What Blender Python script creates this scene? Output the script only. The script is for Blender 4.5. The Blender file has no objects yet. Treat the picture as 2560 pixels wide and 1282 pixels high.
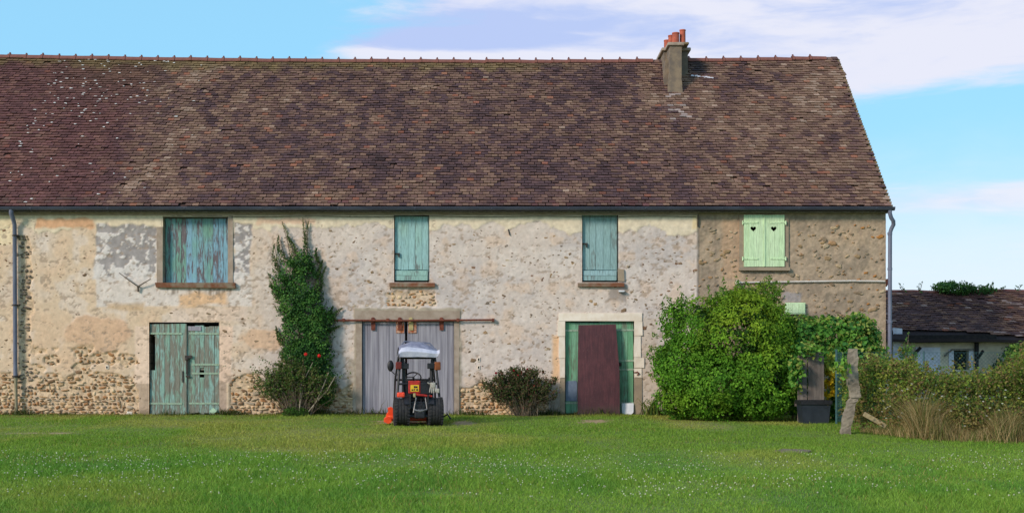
import bpy, bmesh, math, random
import numpy as np
from math import radians, sin, cos, pi

R = np.random.default_rng(11)
random.seed(11)
S = bpy.context.scene
COL = S.collection

# ------------------------------------------------------------------ camera, world, sun, exposure
CAM_Y, CAM_Z, FPX = -30.0, 1.6, 3000.0
cam = bpy.data.cameras.new("camera")
cam.sensor_width = 36.0
cam.lens = FPX / 2560 * 36.0
cam.shift_y = (875 - 641) / 2560
cam.clip_start = 0.1
cam.clip_end = 3000
camo = bpy.data.objects.new("camera", cam)
camo.location = (0, CAM_Y, CAM_Z)
camo.rotation_euler = (radians(90), 0, 0)
COL.objects.link(camo)
S.camera = camo

SUN_DIR = np.array([-0.66, -0.62, 0.44]); SUN_DIR /= np.linalg.norm(SUN_DIR)   # towards the sun
SUN_EL = math.asin(SUN_DIR[2]); SUN_AZ = math.atan2(SUN_DIR[0], SUN_DIR[1])

sun = bpy.data.lights.new("sun", 'SUN')
sun.energy = 2.0
sun.angle = radians(12)
sun.color = (1.0, 0.87, 0.74)
suno = bpy.data.objects.new("sun", sun)
suno.rotation_euler = (pi / 2 - SUN_EL, 0, pi - SUN_AZ)
suno.location = (-20, -30, 25)
COL.objects.link(suno)

S.view_settings.view_transform = 'Standard'
S.view_settings.look = 'None'
S.view_settings.gamma = 1
S.view_settings.use_curve_mapping = False
S.view_settings.exposure = 0.54


class NT:
    """small helper for node trees"""
    def __init__(s, tree):
        s.t = tree
    def n(s, typ, **kw):
        nd = s.t.nodes.new(typ)
        for k, v in kw.items():
            if k == 'ins':
                for i, val in v.items():
                    if hasattr(val, 'is_output') or isinstance(val, bpy.types.NodeSocket):
                        s.t.links.new(val, nd.inputs[i])
                    else:
                        nd.inputs[i].default_value = val
            else:
                setattr(nd, k, v)
        return nd
    def math(s, op, a, b=0.0, c=None, clamp=False):
        nd = s.n('ShaderNodeMath', operation=op, use_clamp=clamp, ins={0: a, 1: b})
        if c is not None:
            if isinstance(c, bpy.types.NodeSocket): s.t.links.new(c, nd.inputs[2])
            else: nd.inputs[2].default_value = c
        return nd.outputs[0]
    def mix(s, f, a, b, blend='MIX'):
        nd = s.n('ShaderNodeMix', data_type='RGBA', blend_type=blend)
        for i, v in ((0, f), (6, a), (7, b)):
            if isinstance(v, bpy.types.NodeSocket): s.t.links.new(v, nd.inputs[i])
            else: nd.inputs[i].default_value = v
        return nd.outputs[2]
    def ramp(s, f, stops):
        nd = s.n('ShaderNodeValToRGB')
        cr = nd.color_ramp
        while len(cr.elements) < len(stops): cr.elements.new(0.5)
        for e, (p, c) in zip(cr.elements, stops):
            e.position = p
            e.color = c if len(c) == 4 else (*c, 1)
        s.t.links.new(f, nd.inputs[0])
        return nd.outputs[0]
    def smooth(s, v, a, b):
        nd = s.n('ShaderNodeMapRange', interpolation_type='SMOOTHSTEP', ins={0: v, 1: a, 2: b, 3: 0.0, 4: 1.0})
        return nd.outputs[0]
    def noise(s, vec, scale, detail=4, rough=0.55, dist=0.0):
        nd = s.n('ShaderNodeTexNoise', ins={'Scale': scale, 'Detail': detail, 'Roughness': rough, 'Distortion': dist})
        if vec is not None: s.t.links.new(vec, nd.inputs['Vector'])
        return nd.outputs[0]
    def mapping(s, vec, loc=(0, 0, 0), scale=(1, 1, 1)):
        nd = s.n('ShaderNodeMapping', ins={'Location': loc, 'Scale': scale})
        s.t.links.new(vec, nd.inputs['Vector'])
        return nd.outputs[0]


def lin(c):
    """sRGB 0-255 to linear"""
    c = np.asarray(c, float) / 255.0
    return np.where(c <= 0.04045, c / 12.92, ((c + 0.055) / 1.055) ** 2.4)


def L4(r, g, b, k=1.0):
    v = lin((r, g, b)) * k
    return (float(v[0]), float(v[1]), float(v[2]), 1.0)


def build_world():
    w = bpy.data.worlds.new("World")
    S.world = w
    w.use_nodes = True
    w.node_tree.nodes.clear()
    t = NT(w.node_tree)
    out = t.n('ShaderNodeOutputWorld')
    bg = t.n('ShaderNodeBackground')
    w.node_tree.links.new(bg.outputs[0], out.inputs[0])
    sky = t.n('ShaderNodeTexSky', sky_type='NISHITA', sun_disc=False, sun_elevation=SUN_EL, sun_rotation=SUN_AZ,
              altitude=100.0, air_density=1.0, dust_density=0.6, ozone_density=2.0)
    gen = t.n('ShaderNodeTexCoord').outputs['Generated']
    sep = t.n('ShaderNodeSeparateXYZ', ins={0: gen})
    x, y, z = sep.outputs
    az = t.math('ARCTAN2', x, y)
    el = t.math('ARCSINE', z)
    # streaky cloud noise: a plane overhead seen in perspective
    zc = t.math('ADD', t.math('MAXIMUM', z, 0.0), 0.14)
    px = t.math('DIVIDE', x, zc); py = t.math('DIVIDE', y, zc)
    comb = t.n('ShaderNodeCombineXYZ', ins={0: px, 1: py, 2: 0.0}).outputs[0]
    n1 = t.noise(t.mapping(comb, (3.1, 1.7, 0), (0.9, 1.7, 1)), 1.1, 7, 0.56, 0.35)
    comb2 = t.n('ShaderNodeCombineXYZ', ins={0: az, 1: t.math('MULTIPLY', el, 3.6), 2: 0.0}).outputs[0]
    n2 = t.noise(t.mapping(comb2, (2.3, 5.2, 0)), 7.0, 7, 0.56, 0.5)
    n3 = t.noise(t.mapping(comb2, (9.1, 0.4, 0)), 3.2, 5, 0.5, 0.2)

    def blob(a0, e0, sa, se, amp):
        da = t.math('DIVIDE', t.math('SUBTRACT', az, a0), sa)
        de = t.math('DIVIDE', t.math('SUBTRACT', el, e0), se)
        r2 = t.math('ADD', t.math('MULTIPLY', da, da), t.math('MULTIPLY', de, de))
        return t.math('MULTIPLY', t.math('EXPONENT', t.math('MULTIPLY', r2, -1.0)), amp)

    n4 = t.noise(t.mapping(comb2, (1.1, 7.7, 0), (1.0, 1.6, 1.0)), 19.0, 6, 0.6, 0.6)
    bias = None
    for b in ((0.22, 0.262, 0.25, 0.048, 0.60), (0.44, 0.265, 0.18, 0.05, 0.45), (-0.03, 0.243, 0.13, 0.016, 0.50), (0.08, 0.300, 0.14, 0.02, 0.4),
              (-0.38, 0.27, 0.21, 0.08, -0.65), (0.42, 0.172, 0.13, 0.030, -0.42),
              (0.42, 0.118, 0.14, 0.012, 0.25)):
        v = blob(*b)
        bias = v if bias is None else t.math('ADD', bias, v)
    body = t.math('ADD', t.math('ADD', t.math('MULTIPLY', n1, 0.40), t.math('ADD', t.math('MULTIPLY', n2, 0.45), t.math('MULTIPLY', n4, 0.26))), bias)
    dens = t.smooth(body, 0.51, 0.79)
    # clear sky: the physical sky, its hue pulled to the photograph's cyan
    pull = t.n('ShaderNodeMapRange', ins={0: el, 1: 0.25, 2: 0.9, 3: 0.82, 4: 0.15}).outputs[0]
    clear = t.mix(pull, t.mix(1.0, sky.outputs[0], (1.30, 1.35, 1.25, 1), 'MULTIPLY'), (2.2, 4.95, 7.1, 1))
    # clouds: sunlit white to lavender blue
    shade = t.smooth(t.math('ADD', t.math('ADD', t.math('MULTIPLY', n2, 0.45), t.math('MULTIPLY', n4, 0.24)), t.math('ADD', t.math('MULTIPLY', n3, 0.4), t.math('ADD', blob(-0.04, 0.258, 0.12, 0.014, -0.30), blob(-0.05, 0.238, 0.16, 0.006, 0.25)))), 0.38, 0.60)
    CS = 1.0
    cl = t.mix(shade, (3.5 * CS, 4.15 * CS, 6.4 * CS, 1), (5.85 * CS, 5.8 * CS, 6.6 * CS, 1))
    skyc = t.mix(t.math('MULTIPLY', dens, 0.93), clear, cl)
    # thin white veil towards the horizon
    veil = t.math('MULTIPLY', t.smooth(t.math('ADD', el, t.math('MULTIPLY', t.math('SUBTRACT', n2, 0.5), 0.07)), 0.18, 0.05), 0.86)
    skyc = t.mix(veil, skyc, (5.6, 6.35, 7.0, 1))
    # below the horizon: dull ground tone
    skyc = t.mix(t.smooth(z, 0.0, -0.03), skyc, (1.0, 1.15, 0.8, 1))
    w.node_tree.links.new(skyc, bg.inputs[0])
    bg.inputs[1].default_value = 0.10


build_world()


# ------------------------------------------------------------------ helpers
def W(px, py, y):
    """a photograph pixel and a distance behind the facade plane -> a point of the place (used to measure it)"""
    d = (y - CAM_Y) / FPX
    return np.array([(px - 1280) * d, y, CAM_Z + (875 - py) * d])


_perm = R.random((8, 256, 256))
def vnoise(x, y, seed=0):
    tb = _perm[seed % 8]
    x = np.asarray(x, float) + seed * 17.31; y = np.asarray(y, float) + seed * 5.77
    xi = np.floor(x).astype(int); yi = np.floor(y).astype(int)
    fx = x - xi; fy = y - yi
    fx = fx * fx * (3 - 2 * fx); fy = fy * fy * (3 - 2 * fy)
    a = tb[xi & 255, yi & 255]; b = tb[(xi + 1) & 255, yi & 255]
    c = tb[xi & 255, (yi + 1) & 255]; d = tb[(xi + 1) & 255, (yi + 1) & 255]
    return (a * (1 - fx) + b * fx) * (1 - fy) + (c * (1 - fx) + d * fx) * fy
def fbm(x, y, o=4, seed=0, g=0.5):
    s = 0; a = 1; t = 0
    for i in range(o):
        s = s + a * vnoise(np.asarray(x) * 2 ** i, np.asarray(y) * 2 ** i, seed + i); t += a; a *= g
    return s / t
def sst(v, a, b):
    u = np.clip((v - a) / (b - a), 0, 1)
    return u * u * (3 - 2 * u)


def tag(o, label=None, cat=None, group=None, kind=None):
    if label: o['label'] = label
    if cat: o['category'] = cat
    if group: o['group'] = group
    if kind: o['kind'] = kind
    return o
def empty(name, loc=(0, 0, 0), rz=0.0):
    o = bpy.data.objects.new(name, None)
    o.location = loc; o.rotation_euler = (0, 0, rz)
    o.empty_display_size = 0.2
    COL.objects.link(o)
    return o
def link(name, me, mat, parent=None, kind=None):
    if mat is not None and not me.materials: me.materials.append(mat)
    o = bpy.data.objects.new(name, me)
    COL.objects.link(o)
    if parent is not None: o.parent = parent
    if kind: o['kind'] = kind
    return o


def np_mesh(name, V, F, col=None, smooth=False):
    """V (n,3); F list of index arrays (m,3) or (m,4); col (n,3) linear"""
    me = bpy.data.meshes.new(name)
    V = np.ascontiguousarray(V, dtype=np.float32)
    if not isinstance(F, (list, tuple)): F = [F]
    F = [np.asarray(f, dtype=np.int32) for f in F if len(f)]
    me.vertices.add(len(V)); me.vertices.foreach_set("co", V.ravel())
    nl = sum(f.size for f in F); nf = sum(len(f) for f in F)
    me.loops.add(nl); me.polygons.add(nf)
    me.loops.foreach_set("vertex_index", np.concatenate([f.ravel() for f in F]))
    tot = np.concatenate([np.full(len(f), f.shape[1], np.int32) for f in F])
    st = np.concatenate([[0], np.cumsum(tot)[:-1]]).astype(np.int32)
    me.polygons.foreach_set("loop_start", st)
    me.polygons.foreach_set("use_smooth", np.full(nf, smooth, bool))
    if col is not None:
        a = me.color_attributes.new("col", 'FLOAT_COLOR', 'POINT')
        c4 = np.ones((len(V), 4), np.float32); c4[:, :3] = col
        a.data.foreach_set("color", c4.ravel())
    me.update(calc_edges=True)
    me.validate()
    return me


class MB:
    """collects simple shapes into one mesh"""
    def __init__(s):
        s.v = []; s.f = []
    def add(s, v, f):
        b = len(s.v)
        s.v += [tuple(map(float, p)) for p in v]
        s.f += [tuple(b + i for i in q) for q in f]
        return s
    def box(s, x0, x1, y0, y1, z0, z1, jit=0.0):
        v = [(x, y, z) for z in (z0, z1) for y in (y0, y1) for x in (x0, x1)]
        if jit: v = [tuple(c + random.uniform(-jit, jit) for c in p) for p in v]
        return s.add(v, [(0, 2, 3, 1), (4, 5, 7, 6), (0, 1, 5, 4), (2, 6, 7, 3), (0, 4, 6, 2), (1, 3, 7, 5)])
    def bbox(s, x0, x1, y0, y1, z0, z1, b=0.01):
        """box with chamfered edges"""
        bm = bmesh.new()
        bmesh.ops.create_cube(bm, size=1.0)
        for v in bm.verts:
            v.co = ((x0 + x1) / 2 + v.co.x * (x1 - x0), (y0 + y1) / 2 + v.co.y * (y1 - y0), (z0 + z1) / 2 + v.co.z * (z1 - z0))
        bmesh.ops.bevel(bm, geom=bm.edges[:], offset=b, segments=2, affect='EDGES', profile=0.5)
        bm.verts.index_update()
        s.add([v.co[:] for v in bm.verts], [[v.index for v in f.verts] for f in bm.faces])
        bm.free()
        return s
    def prism(s, pts, y0, y1):
        """polygon in x,z pushed along y"""
        n = len(pts)
        v = [(p[0], y0, p[1]) for p in pts] + [(p[0], y1, p[1]) for p in pts]
        f = [tuple(range(n)), tuple(range(2 * n - 1, n - 1, -1))] + [(i, n + i, n + (i + 1) % n, (i + 1) % n) for i in range(n)]
        return s.add(v, f)
    def tube(s, pts, rad, n=6, cap=True):
        pts = [np.array(p, float) for p in pts]
        if not hasattr(rad, '__len__'): rad = [rad] * len(pts)
        b = len(s.v); ref = None
        for i, p in enumerate(pts):
            t = pts[min(i + 1, len(pts) - 1)] - pts[max(i - 1, 0)]
            t /= (np.linalg.norm(t) + 1e-9)
            if ref is None:
                ref = np.array([0, 0, 1.0]) if abs(t[2]) < 0.9 else np.array([1.0, 0, 0])
            u = np.cross(ref, t); u /= (np.linalg.norm(u) + 1e-9)
            w = np.cross(t, u); ref = w
            for k in range(n):
                a = 2 * pi * k / n
                s.v.append(tuple(p + rad[i] * (cos(a) * u + sin(a) * w)))
        for i in range(len(pts) - 1):
            for k in range(n):
                k2 = (k + 1) % n
                s.f.append((b + i * n + k, b + i * n + k2, b + (i + 1) * n + k2, b + (i + 1) * n + k))
        if cap:
            s.f.append(tuple(b + k for k in range(n - 1, -1, -1)))
            e = b + (len(pts) - 1) * n
            s.f.append(tuple(e + k for k in range(n)))
        return s
    def lathe(s, prof, c, axis='z', n=20, arc=None):
        """profile of (radius, along) turned about an axis through c"""
        b = len(s.v); m = len(prof)
        full = arc is None
        a0, a1 = (0, 2 * pi) if full else arc
        cnt = n if full else n + 1
        for k in range(cnt):
            a = a0 + (a1 - a0) * k / n
            for r, h in prof:
                u, w = r * cos(a), r * sin(a)
                if axis == 'z': p = (c[0] + u, c[1] + w, c[2] + h)
                elif axis == 'x': p = (c[0] + h, c[1] + u, c[2] + w)
                else: p = (c[0] + u, c[1] + h, c[2] + w)
                s.v.append(p)
        for k in range(n):
            k2 = (k + 1) % cnt
            for i in range(m - 1):
                s.f.append((b + k * m + i, b + k2 * m + i, b + k2 * m + i + 1, b + k * m + i + 1))
        return s
    def ball(s, c, r, n=10, m=6):
        r = np.array(r if hasattr(r, '__len__') else (r, r, r), float)
        b = len(s.v)
        for j in range(m + 1):
            th = pi * j / m
            for k in range(n):
                a = 2 * pi * k / n
                s.v.append((c[0] + r[0] * sin(th) * cos(a), c[1] + r[1] * sin(th) * sin(a), c[2] + r[2] * cos(th)))
        for j in range(m):
            for k in range(n):
                k2 = (k + 1) % n
                s.f.append((b + j * n + k, b + (j + 1) * n + k, b + (j + 1) * n + k2, b + j * n + k2))
        return s
    def mesh(s, name, smooth=False, col=None):
        me = bpy.data.meshes.new(name)
        me.from_pydata(s.v, [], s.f)
        bm = bmesh.new(); bm.from_mesh(me)
        bmesh.ops.remove_doubles(bm, verts=bm.verts[:], dist=1e-5)
        bmesh.ops.recalc_face_normals(bm, faces=bm.faces[:])
        bm.to_mesh(me); bm.free()
        if smooth:
            me.polygons.foreach_set("use_smooth", [True] * len(me.polygons))
            if hasattr(me, 'set_sharp_from_angle'): me.set_sharp_from_angle(angle=radians(40))
        if col is not None:
            a = me.color_attributes.new("col", 'FLOAT_COLOR', 'POINT')
            for d in a.data: d.color = (*col, 1)
        me.update()
        return me
    def build(s, name, mat, parent=None, smooth=False, kind=None, col=None):
        return link(name, s.mesh(name, smooth, col), mat, parent, kind)


# ------------------------------------------------------------------ materials
def material(name):
    m = bpy.data.materials.new(name)
    m.use_nodes = True
    m.node_tree.nodes.clear()
    t = NT(m.node_tree)
    out = t.n('ShaderNodeOutputMaterial')
    b = t.n('ShaderNodeBsdfPrincipled')
    m.node_tree.links.new(b.outputs[0], out.inputs[0])
    return m, t, b, out
def coords(t):
    return t.n('ShaderNodeTexCoord').outputs['Object']
def bump(t, b, h, strength=0.4, dist=0.01):
    nd = t.n('ShaderNodeBump', ins={'Strength': strength, 'Distance': dist, 'Height': h})
    t.t.links.new(nd.outputs[0], b.inputs['Normal'])


def m_attr(name, rough=0.9, var=0.25, sc=18.0, bstr=0.5, bdist=0.01, spec=0.3):
    """colour of the piece itself, broken up by fine grain"""
    m, t, b, o = material(name)
    a = t.n('ShaderNodeAttribute', attribute_name='col').outputs['Color']
    c = coords(t)
    n = t.noise(c, sc, 6, 0.6)
    f = t.n('ShaderNodeMapRange', ins={0: n, 1: 0.3, 2: 0.7, 3: 1 - var, 4: 1 + var}).outputs[0]
    cc = t.n('ShaderNodeCombineXYZ', ins={0: f, 1: f, 2: f}).outputs[0]
    t.t.links.new(t.mix(1.0, a, cc, 'MULTIPLY'), b.inputs['Base Color'])
    b.inputs['Roughness'].default_value = rough
    b.inputs['Specular IOR Level'].default_value = spec
    if bstr: bump(t, b, t.noise(c, sc * 2.2, 5, 0.65), bstr, bdist)
    return m
def m_plain(name, c1, c2=None, sc=8.0, rough=0.7, metal=0.0, bstr=0.2, lo=0.35, hi=0.65, stretch=(1, 1, 1), spec=0.4, dist=0.0):
    m, t, b, o = material(name)
    c = t.mapping(coords(t), (0, 0, 0), stretch)
    n = t.noise(c, sc, 6, 0.6, dist)
    t.t.links.new(t.mix(t.smooth(n, lo, hi), c1, c2 or c1), b.inputs['Base Color'])
    b.inputs['Roughness'].default_value = rough
    b.inputs['Metallic'].default_value = metal
    b.inputs['Specular IOR Level'].default_value = spec
    if bstr: bump(t, b, t.noise(c, sc * 3, 5, 0.6), bstr, 0.006)
    return m
def m_leaf(name, trans=0.35, rough=0.45, var=0.12):
    m, t, b, o = material(name)
    a = t.n('ShaderNodeAttribute', attribute_name='col').outputs['Color']
    t.t.links.new(a, b.inputs['Base Color'])
    b.inputs['Roughness'].default_value = rough
    b.inputs['Specular IOR Level'].default_value = 0.12
    tr = t.n('ShaderNodeBsdfTranslucent')
    t.t.links.new(t.mix(1.0, a, (1.15, 1.15, 0.6, 1), 'MULTIPLY'), tr.inputs[0])
    mx = t.n('ShaderNodeMixShader', ins={0: trans})
    t.t.links.new(b.outputs[0], mx.inputs[1]); t.t.links.new(tr.outputs[0], mx.inputs[2])
    t.t.links.new(mx.outputs[0], o.inputs[0])
    return m
def m_paintwood(name, paint_a, paint_b, bare, peel=0.5, edge=0.06, fine=1.0, seed=0.0, rough=0.75, bluegap=0.5):
    """old paint on boards: two fading tones, flaked off along the grain down to grey wood"""
    m, t, b, o = material(name)
    c = coords(t)
    rnd = t.n('ShaderNodeObjectInfo').outputs['Random']
    off = t.n('ShaderNodeCombineXYZ', ins={0: t.math('MULTIPLY', rnd, 37.0), 1: seed, 2: t.math('MULTIPLY', rnd, 11.0)}).outputs[0]
    cv = t.n('ShaderNodeVectorMath', operation='ADD', ins={0: c, 1: off}).outputs[0]
    st = t.mapping(cv, (0, 0, 0), (1.0, 1.0, 0.10))
    grain = t.noise(st, 55.0 * fine, 5, 0.65)
    patch = t.noise(t.mapping(cv, (4, 4, 4), (1.0, 1.0, 0.22)), 6.5 * fine, 6, 0.62, 0.4)
    big = t.noise(t.mapping(c, (seed, 0, 2)), 1.3, 3, 0.5)
    pl = t.math('ADD', t.math('MULTIPLY', patch, 0.62), t.math('MULTIPLY', grain, 0.38))
    pk = t.smooth(pl, peel - edge, peel + edge)
    tone = t.smooth(t.math('ADD', t.math('MULTIPLY', big, 0.65), t.math('MULTIPLY', rnd, 0.35)), bluegap - 0.14, bluegap + 0.14)
    paint = t.mix(tone, paint_a, paint_b)
    fade = t.n('ShaderNodeMapRange', ins={0: grain, 1: 0.3, 2: 0.7, 3: 0.72, 4: 1.22}).outputs[0]
    fade3 = t.n('ShaderNodeCombineXYZ', ins={0: fade, 1: fade, 2: fade}).outputs[0]
    paint = t.mix(1.0, paint, fade3, 'MULTIPLY')
    bare2 = t.mix(1.0, bare, fade3, 'MULTIPLY')
    t.t.links.new(t.mix(pk, bare2, paint), b.inputs['Base Color'])
    b.inputs['Roughness'].default_value = rough
    b.inputs['Specular IOR Level'].default_value = 0.25
    bump(t, b, t.math('ADD', t.math('MULTIPLY', pk, 0.5), grain), 0.5, 0.006)
    return m


M = {}
M['wall'] = m_attr('lime_plaster', 0.95, 0.13, 9.0, 0.55, 0.012)
M['stone'] = m_attr('rubble_stone', 0.9, 0.28, 30.0, 0.6, 0.01)
M['tile'] = m_attr('clay_tile', 0.85, 0.25, 26.0, 0.4, 0.006, 0.25)
M['leaf'] = m_leaf('leaf', 0.28, 0.6)
M['ivy'] = m_leaf('ivy_leaf', 0.12, 0.5)
M['grass'] = m_leaf('grass_blade', 0.35, 0.55)
M['straw'] = m_leaf('dry_straw', 0.25, 0.8)
M['petal'] = m_leaf('petal', 0.25, 0.6)
M['ground'] = m_attr('turf_soil', 0.95, 0.3, 14.0, 0.6, 0.02)
M['bark'] = m_plain('bark', L4(96, 82, 68), L4(130, 116, 98), 22, 0.9, bstr=0.6, stretch=(1, 1, .3))
M['pale_bark'] = m_plain('pale_bark', L4(150, 136, 116), L4(176, 164, 146), 22, 0.9, bstr=0.5, stretch=(1, 1, .3))
M['teal'] = m_paintwood('peeling_blue_paint', L4(130, 170, 188), L4(118, 160, 144), L4(112, 102, 106), 0.47, 0.03, 1.0, 1.3)
M['teal2'] = m_paintwood('faded_turquoise_paint', L4(152, 190, 190), L4(148, 184, 174), L4(118, 128, 126), 0.42, 0.06, 0.9, 3.1)
M['teal3'] = m_paintwood('faded_sea_blue_paint', L4(150, 180, 184), L4(140, 170, 170), L4(118, 126, 124), 0.43, 0.06, 0.9, 6.1)
M['doorgreen'] = m_paintwood('weathered_door_paint', L4(130, 164, 146), L4(140, 174, 166), L4(128, 126, 114), 0.52, 0.05, 1.0, 5.0)
M['doorgreen2'] = m_paintwood('green_door_paint', L4(106, 158, 122), L4(122, 168, 138), L4(116, 124, 106), 0.43, 0.06, 0.9, 8.0)
M['strap'] = m_plain('painted_iron', L4(160, 186, 160), L4(136, 150, 132), 25, 0.7)
M['mint'] = m_paintwood('mint_paint', L4(206, 228, 186), L4(198, 224, 178), L4(170, 196, 158), 0.33, 0.10, 0.8, 2.0, 0.6)
M['greywood'] = m_plain('silvered_boards', L4(126, 122, 132), L4(164, 160, 168), 16, 0.85, bstr=0.5, stretch=(1, 1, .045), lo=.3, hi=.7)
M['oldwood'] = m_plain('old_board', L4(112, 104, 96), L4(146, 138, 128), 14, 0.9, bstr=0.5, stretch=(1, 1, .08))
M['gatewood'] = m_plain('gate_board', L4(98, 88, 82), L4(126, 116, 108), 12, 0.95, bstr=0.5, stretch=(1, 1, .1))  # darker old board, the corner's shade put into its colour
M['beamwood'] = m_plain('cut_timber', L4(140, 126, 96), L4(168, 154, 122), 14, 0.9, bstr=0.4)
M['darkwood'] = m_plain('dark_timber', L4(34, 31, 34), L4(52, 46, 46), 9, 0.95, bstr=0.4)
M['zinc'] = m_plain('weathered_zinc', L4(62, 66, 80), L4(78, 82, 96), 5, 0.5, 0.0, 0.1, stretch=(.3, 1, 1))
M['pipe'] = m_plain('grey_pipe', L4(98, 102, 122), L4(116, 120, 138), 6, 0.5, 0.0, 0.1, stretch=(1, 1, .3))
M['castpipe'] = m_plain('pale_pipe', L4(150, 140, 112), L4(128, 116, 94), 9, 0.8, stretch=(1, 1, .4))
M['rust'] = m_plain('rusty_iron', L4(88, 46, 38), L4(124, 66, 48), 18, 0.9, bstr=0.5)
M['rustsill'] = m_plain('rusty_sill', L4(120, 72, 48), L4(136, 120, 102), 5, 0.9, bstr=0.5)
M['rustplate'] = m_plain('orange_rust', L4(158, 84, 46), L4(196, 160, 140), 14, 0.85, bstr=0.4)
M['yellowiron'] = m_plain('yellowed_iron', L4(184, 172, 120), L4(160, 140, 96), 20, 0.8)
M['iron'] = m_plain('dark_iron', L4(44, 40, 40), L4(66, 56, 50), 20, 0.7)
M['oldiron'] = m_plain('pitted_iron', L4(84, 70, 60), L4(116, 104, 92), 20, 0.9)
M['cement'] = m_plain('cement_render', L4(152, 134, 118), L4(170, 153, 138), 5, 0.95, bstr=0.5)
M['cementdark'] = m_plain('chimney_render', L4(112, 100, 90), L4(140, 122, 102), 4, 0.95, bstr=0.5)
M['lichen'] = m_plain('lichen_mortar', L4(140, 104, 62), L4(126, 120, 96), 9, 0.95, bstr=0.6)
M['pot'] = m_plain('terracotta', L4(190, 98, 74), L4(160, 84, 66), 8, 0.85)
M['redtile'] = m_plain('ridge_clay', L4(104, 66, 64), L4(132, 84, 74), 3.0, 0.85, bstr=0.4)
M['whitestone'] = m_plain('limewashed_stone', L4(238, 224, 208), L4(226, 208, 188), 4, 0.95, bstr=0.4)
M['greystone'] = m_plain('bare_stone_base', L4(160, 142, 120), L4(146, 130, 112), 5, 0.95, bstr=0.4)
M['concrete'] = m_plain('old_concrete', L4(150, 138, 122), L4(116, 106, 94), 6, 0.95, bstr=0.7)
def maroon_mat():
    m, t, b, o = material('maroon_painted_sheet')
    c = coords(t)
    streak = t.noise(t.mapping(c, (0, 0, 0), (1, 1, .06)), 26, 5, .65)
    blot = t.noise(c, 2.6, 5, .6)
    fine = t.noise(c, 40, 4, .6)
    col = t.mix(t.smooth(t.math('ADD', t.math('MULTIPLY', streak, .5), t.math('MULTIPLY', blot, .5)), .40, .66), L4(66, 28, 35), L4(94, 46, 51))
    col = t.mix(t.math('MULTIPLY', t.smooth(fine, .60, .70), .35), col, L4(128, 96, 92))
    z = t.n('ShaderNodeSeparateXYZ', ins={0: c}).outputs[2]
    foot = t.smooth(t.math('ADD', z, t.math('MULTIPLY', blot, -.35)), .14, -.10)
    col = t.mix(t.math('MULTIPLY', foot, .6), col, L4(62, 50, 42))
    t.t.links.new(col, b.inputs['Base Color'])
    b.inputs['Roughness'].default_value = .6
    bump(t, b, t.math('ADD', blot, streak), .35, .01)
    return m
M['maroon'] = maroon_mat()
M['white'] = m_plain('white_plastic', L4(228, 228, 232), L4(214, 214, 220), 6, 0.45, bstr=0.05)
M['palegreen'] = m_plain('pale_green_card', L4(178, 204, 176), L4(160, 190, 158), 14, 0.8)
M['bluepatch'] = m_plain('blue_grey_sheet', L4(98, 112, 134), L4(112, 126, 146), 8, 0.7, bstr=0.1)
M['bin'] = m_plain('black_plastic', L4(40, 46, 56), L4(50, 56, 66), 4, 0.45, bstr=0.05)
M['dark'] = m_plain('dark_interior', L4(28, 26, 26), L4(36, 34, 32), 4, 1.0)  # near-black, the unlit look of insides and holes put into the colour
M['black'] = m_plain('black_paint', L4(30, 30, 34), L4(42, 42, 46), 14, 0.45, bstr=0.05)
M['tyre'] = m_plain('tyre_rubber', L4(36, 36, 40), L4(54, 52, 52), 16, 0.85, bstr=0.2)
M['rim'] = m_plain('dusty_rim', L4(150, 132, 120), L4(180, 110, 84), 8, 0.6)
M['orange'] = m_plain('orange_paint', L4(232, 78, 36), L4(212, 64, 30), 9, 0.4, bstr=0.05)
M['deckorange'] = m_plain('bright_orange_paint', L4(255, 96, 44), L4(248, 70, 30), 12, 0.4, bstr=0.05)
M['redpaint'] = m_plain('red_paint', L4(196, 52, 40), L4(150, 40, 34), 14, 0.5, bstr=0.05)
M['reflector'] = m_plain('red_reflector', L4(255, 92, 62), L4(236, 70, 46), 40, 0.25, bstr=0.0)
M['amber'] = m_plain('amber_lens', L4(214, 130, 50), L4(190, 110, 44), 30, 0.25, bstr=0.0)
M['amber2'] = m_plain('dull_amber_lens', L4(150, 84, 40), L4(110, 58, 34), 9, 0.3, bstr=0.0)
M['redlens'] = m_plain('dark_red_lens', L4(118, 42, 36), L4(98, 36, 32), 30, 0.25, bstr=0.0)
M['plate'] = m_plain('yellow_plate', L4(238, 196, 48), L4(226, 180, 44), 10, 0.5, bstr=0.0)
M['greymetal'] = m_plain('scuffed_steel', L4(132, 132, 134), L4(96, 94, 94), 16, 0.5, 0.3)
M['tarp'] = m_plain('grey_white_tarp', L4(206, 206, 220), L4(182, 184, 202), 7, 0.55, bstr=0.3)
M['clearsheet'] = m_plain('cloudy_sheet', L4(150, 150, 168), L4(122, 122, 142), 9, 0.4, bstr=0.4)
M['glove'] = m_plain('grey_knit', L4(190, 184, 172), L4(160, 152, 142), 30, 0.95)
M['conduit'] = m_plain('white_conduit', L4(216, 208, 200), L4(200, 190, 180), 8, 0.6)
M['meshwire'] = m_plain('green_wire', L4(58, 96, 96), L4(48, 80, 84), 10, 0.6)
M['lavender'] = m_plain('limewash_bluish', L4(226, 224, 236), L4(200, 198, 212), 3, 0.9)
M['shedwall'] = m_plain('grey_shed_render', L4(226, 210, 184), L4(198, 182, 160), 2.5, 0.95, bstr=0.5)
M['slabstone'] = m_plain('lawn_slab', L4(134, 118, 98), L4(112, 100, 84), 5, 0.95)
M['dirt'] = m_plain('pale_dirt', L4(188, 164, 130), L4(148, 128, 98), 5, 0.98, bstr=0.6)


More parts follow.
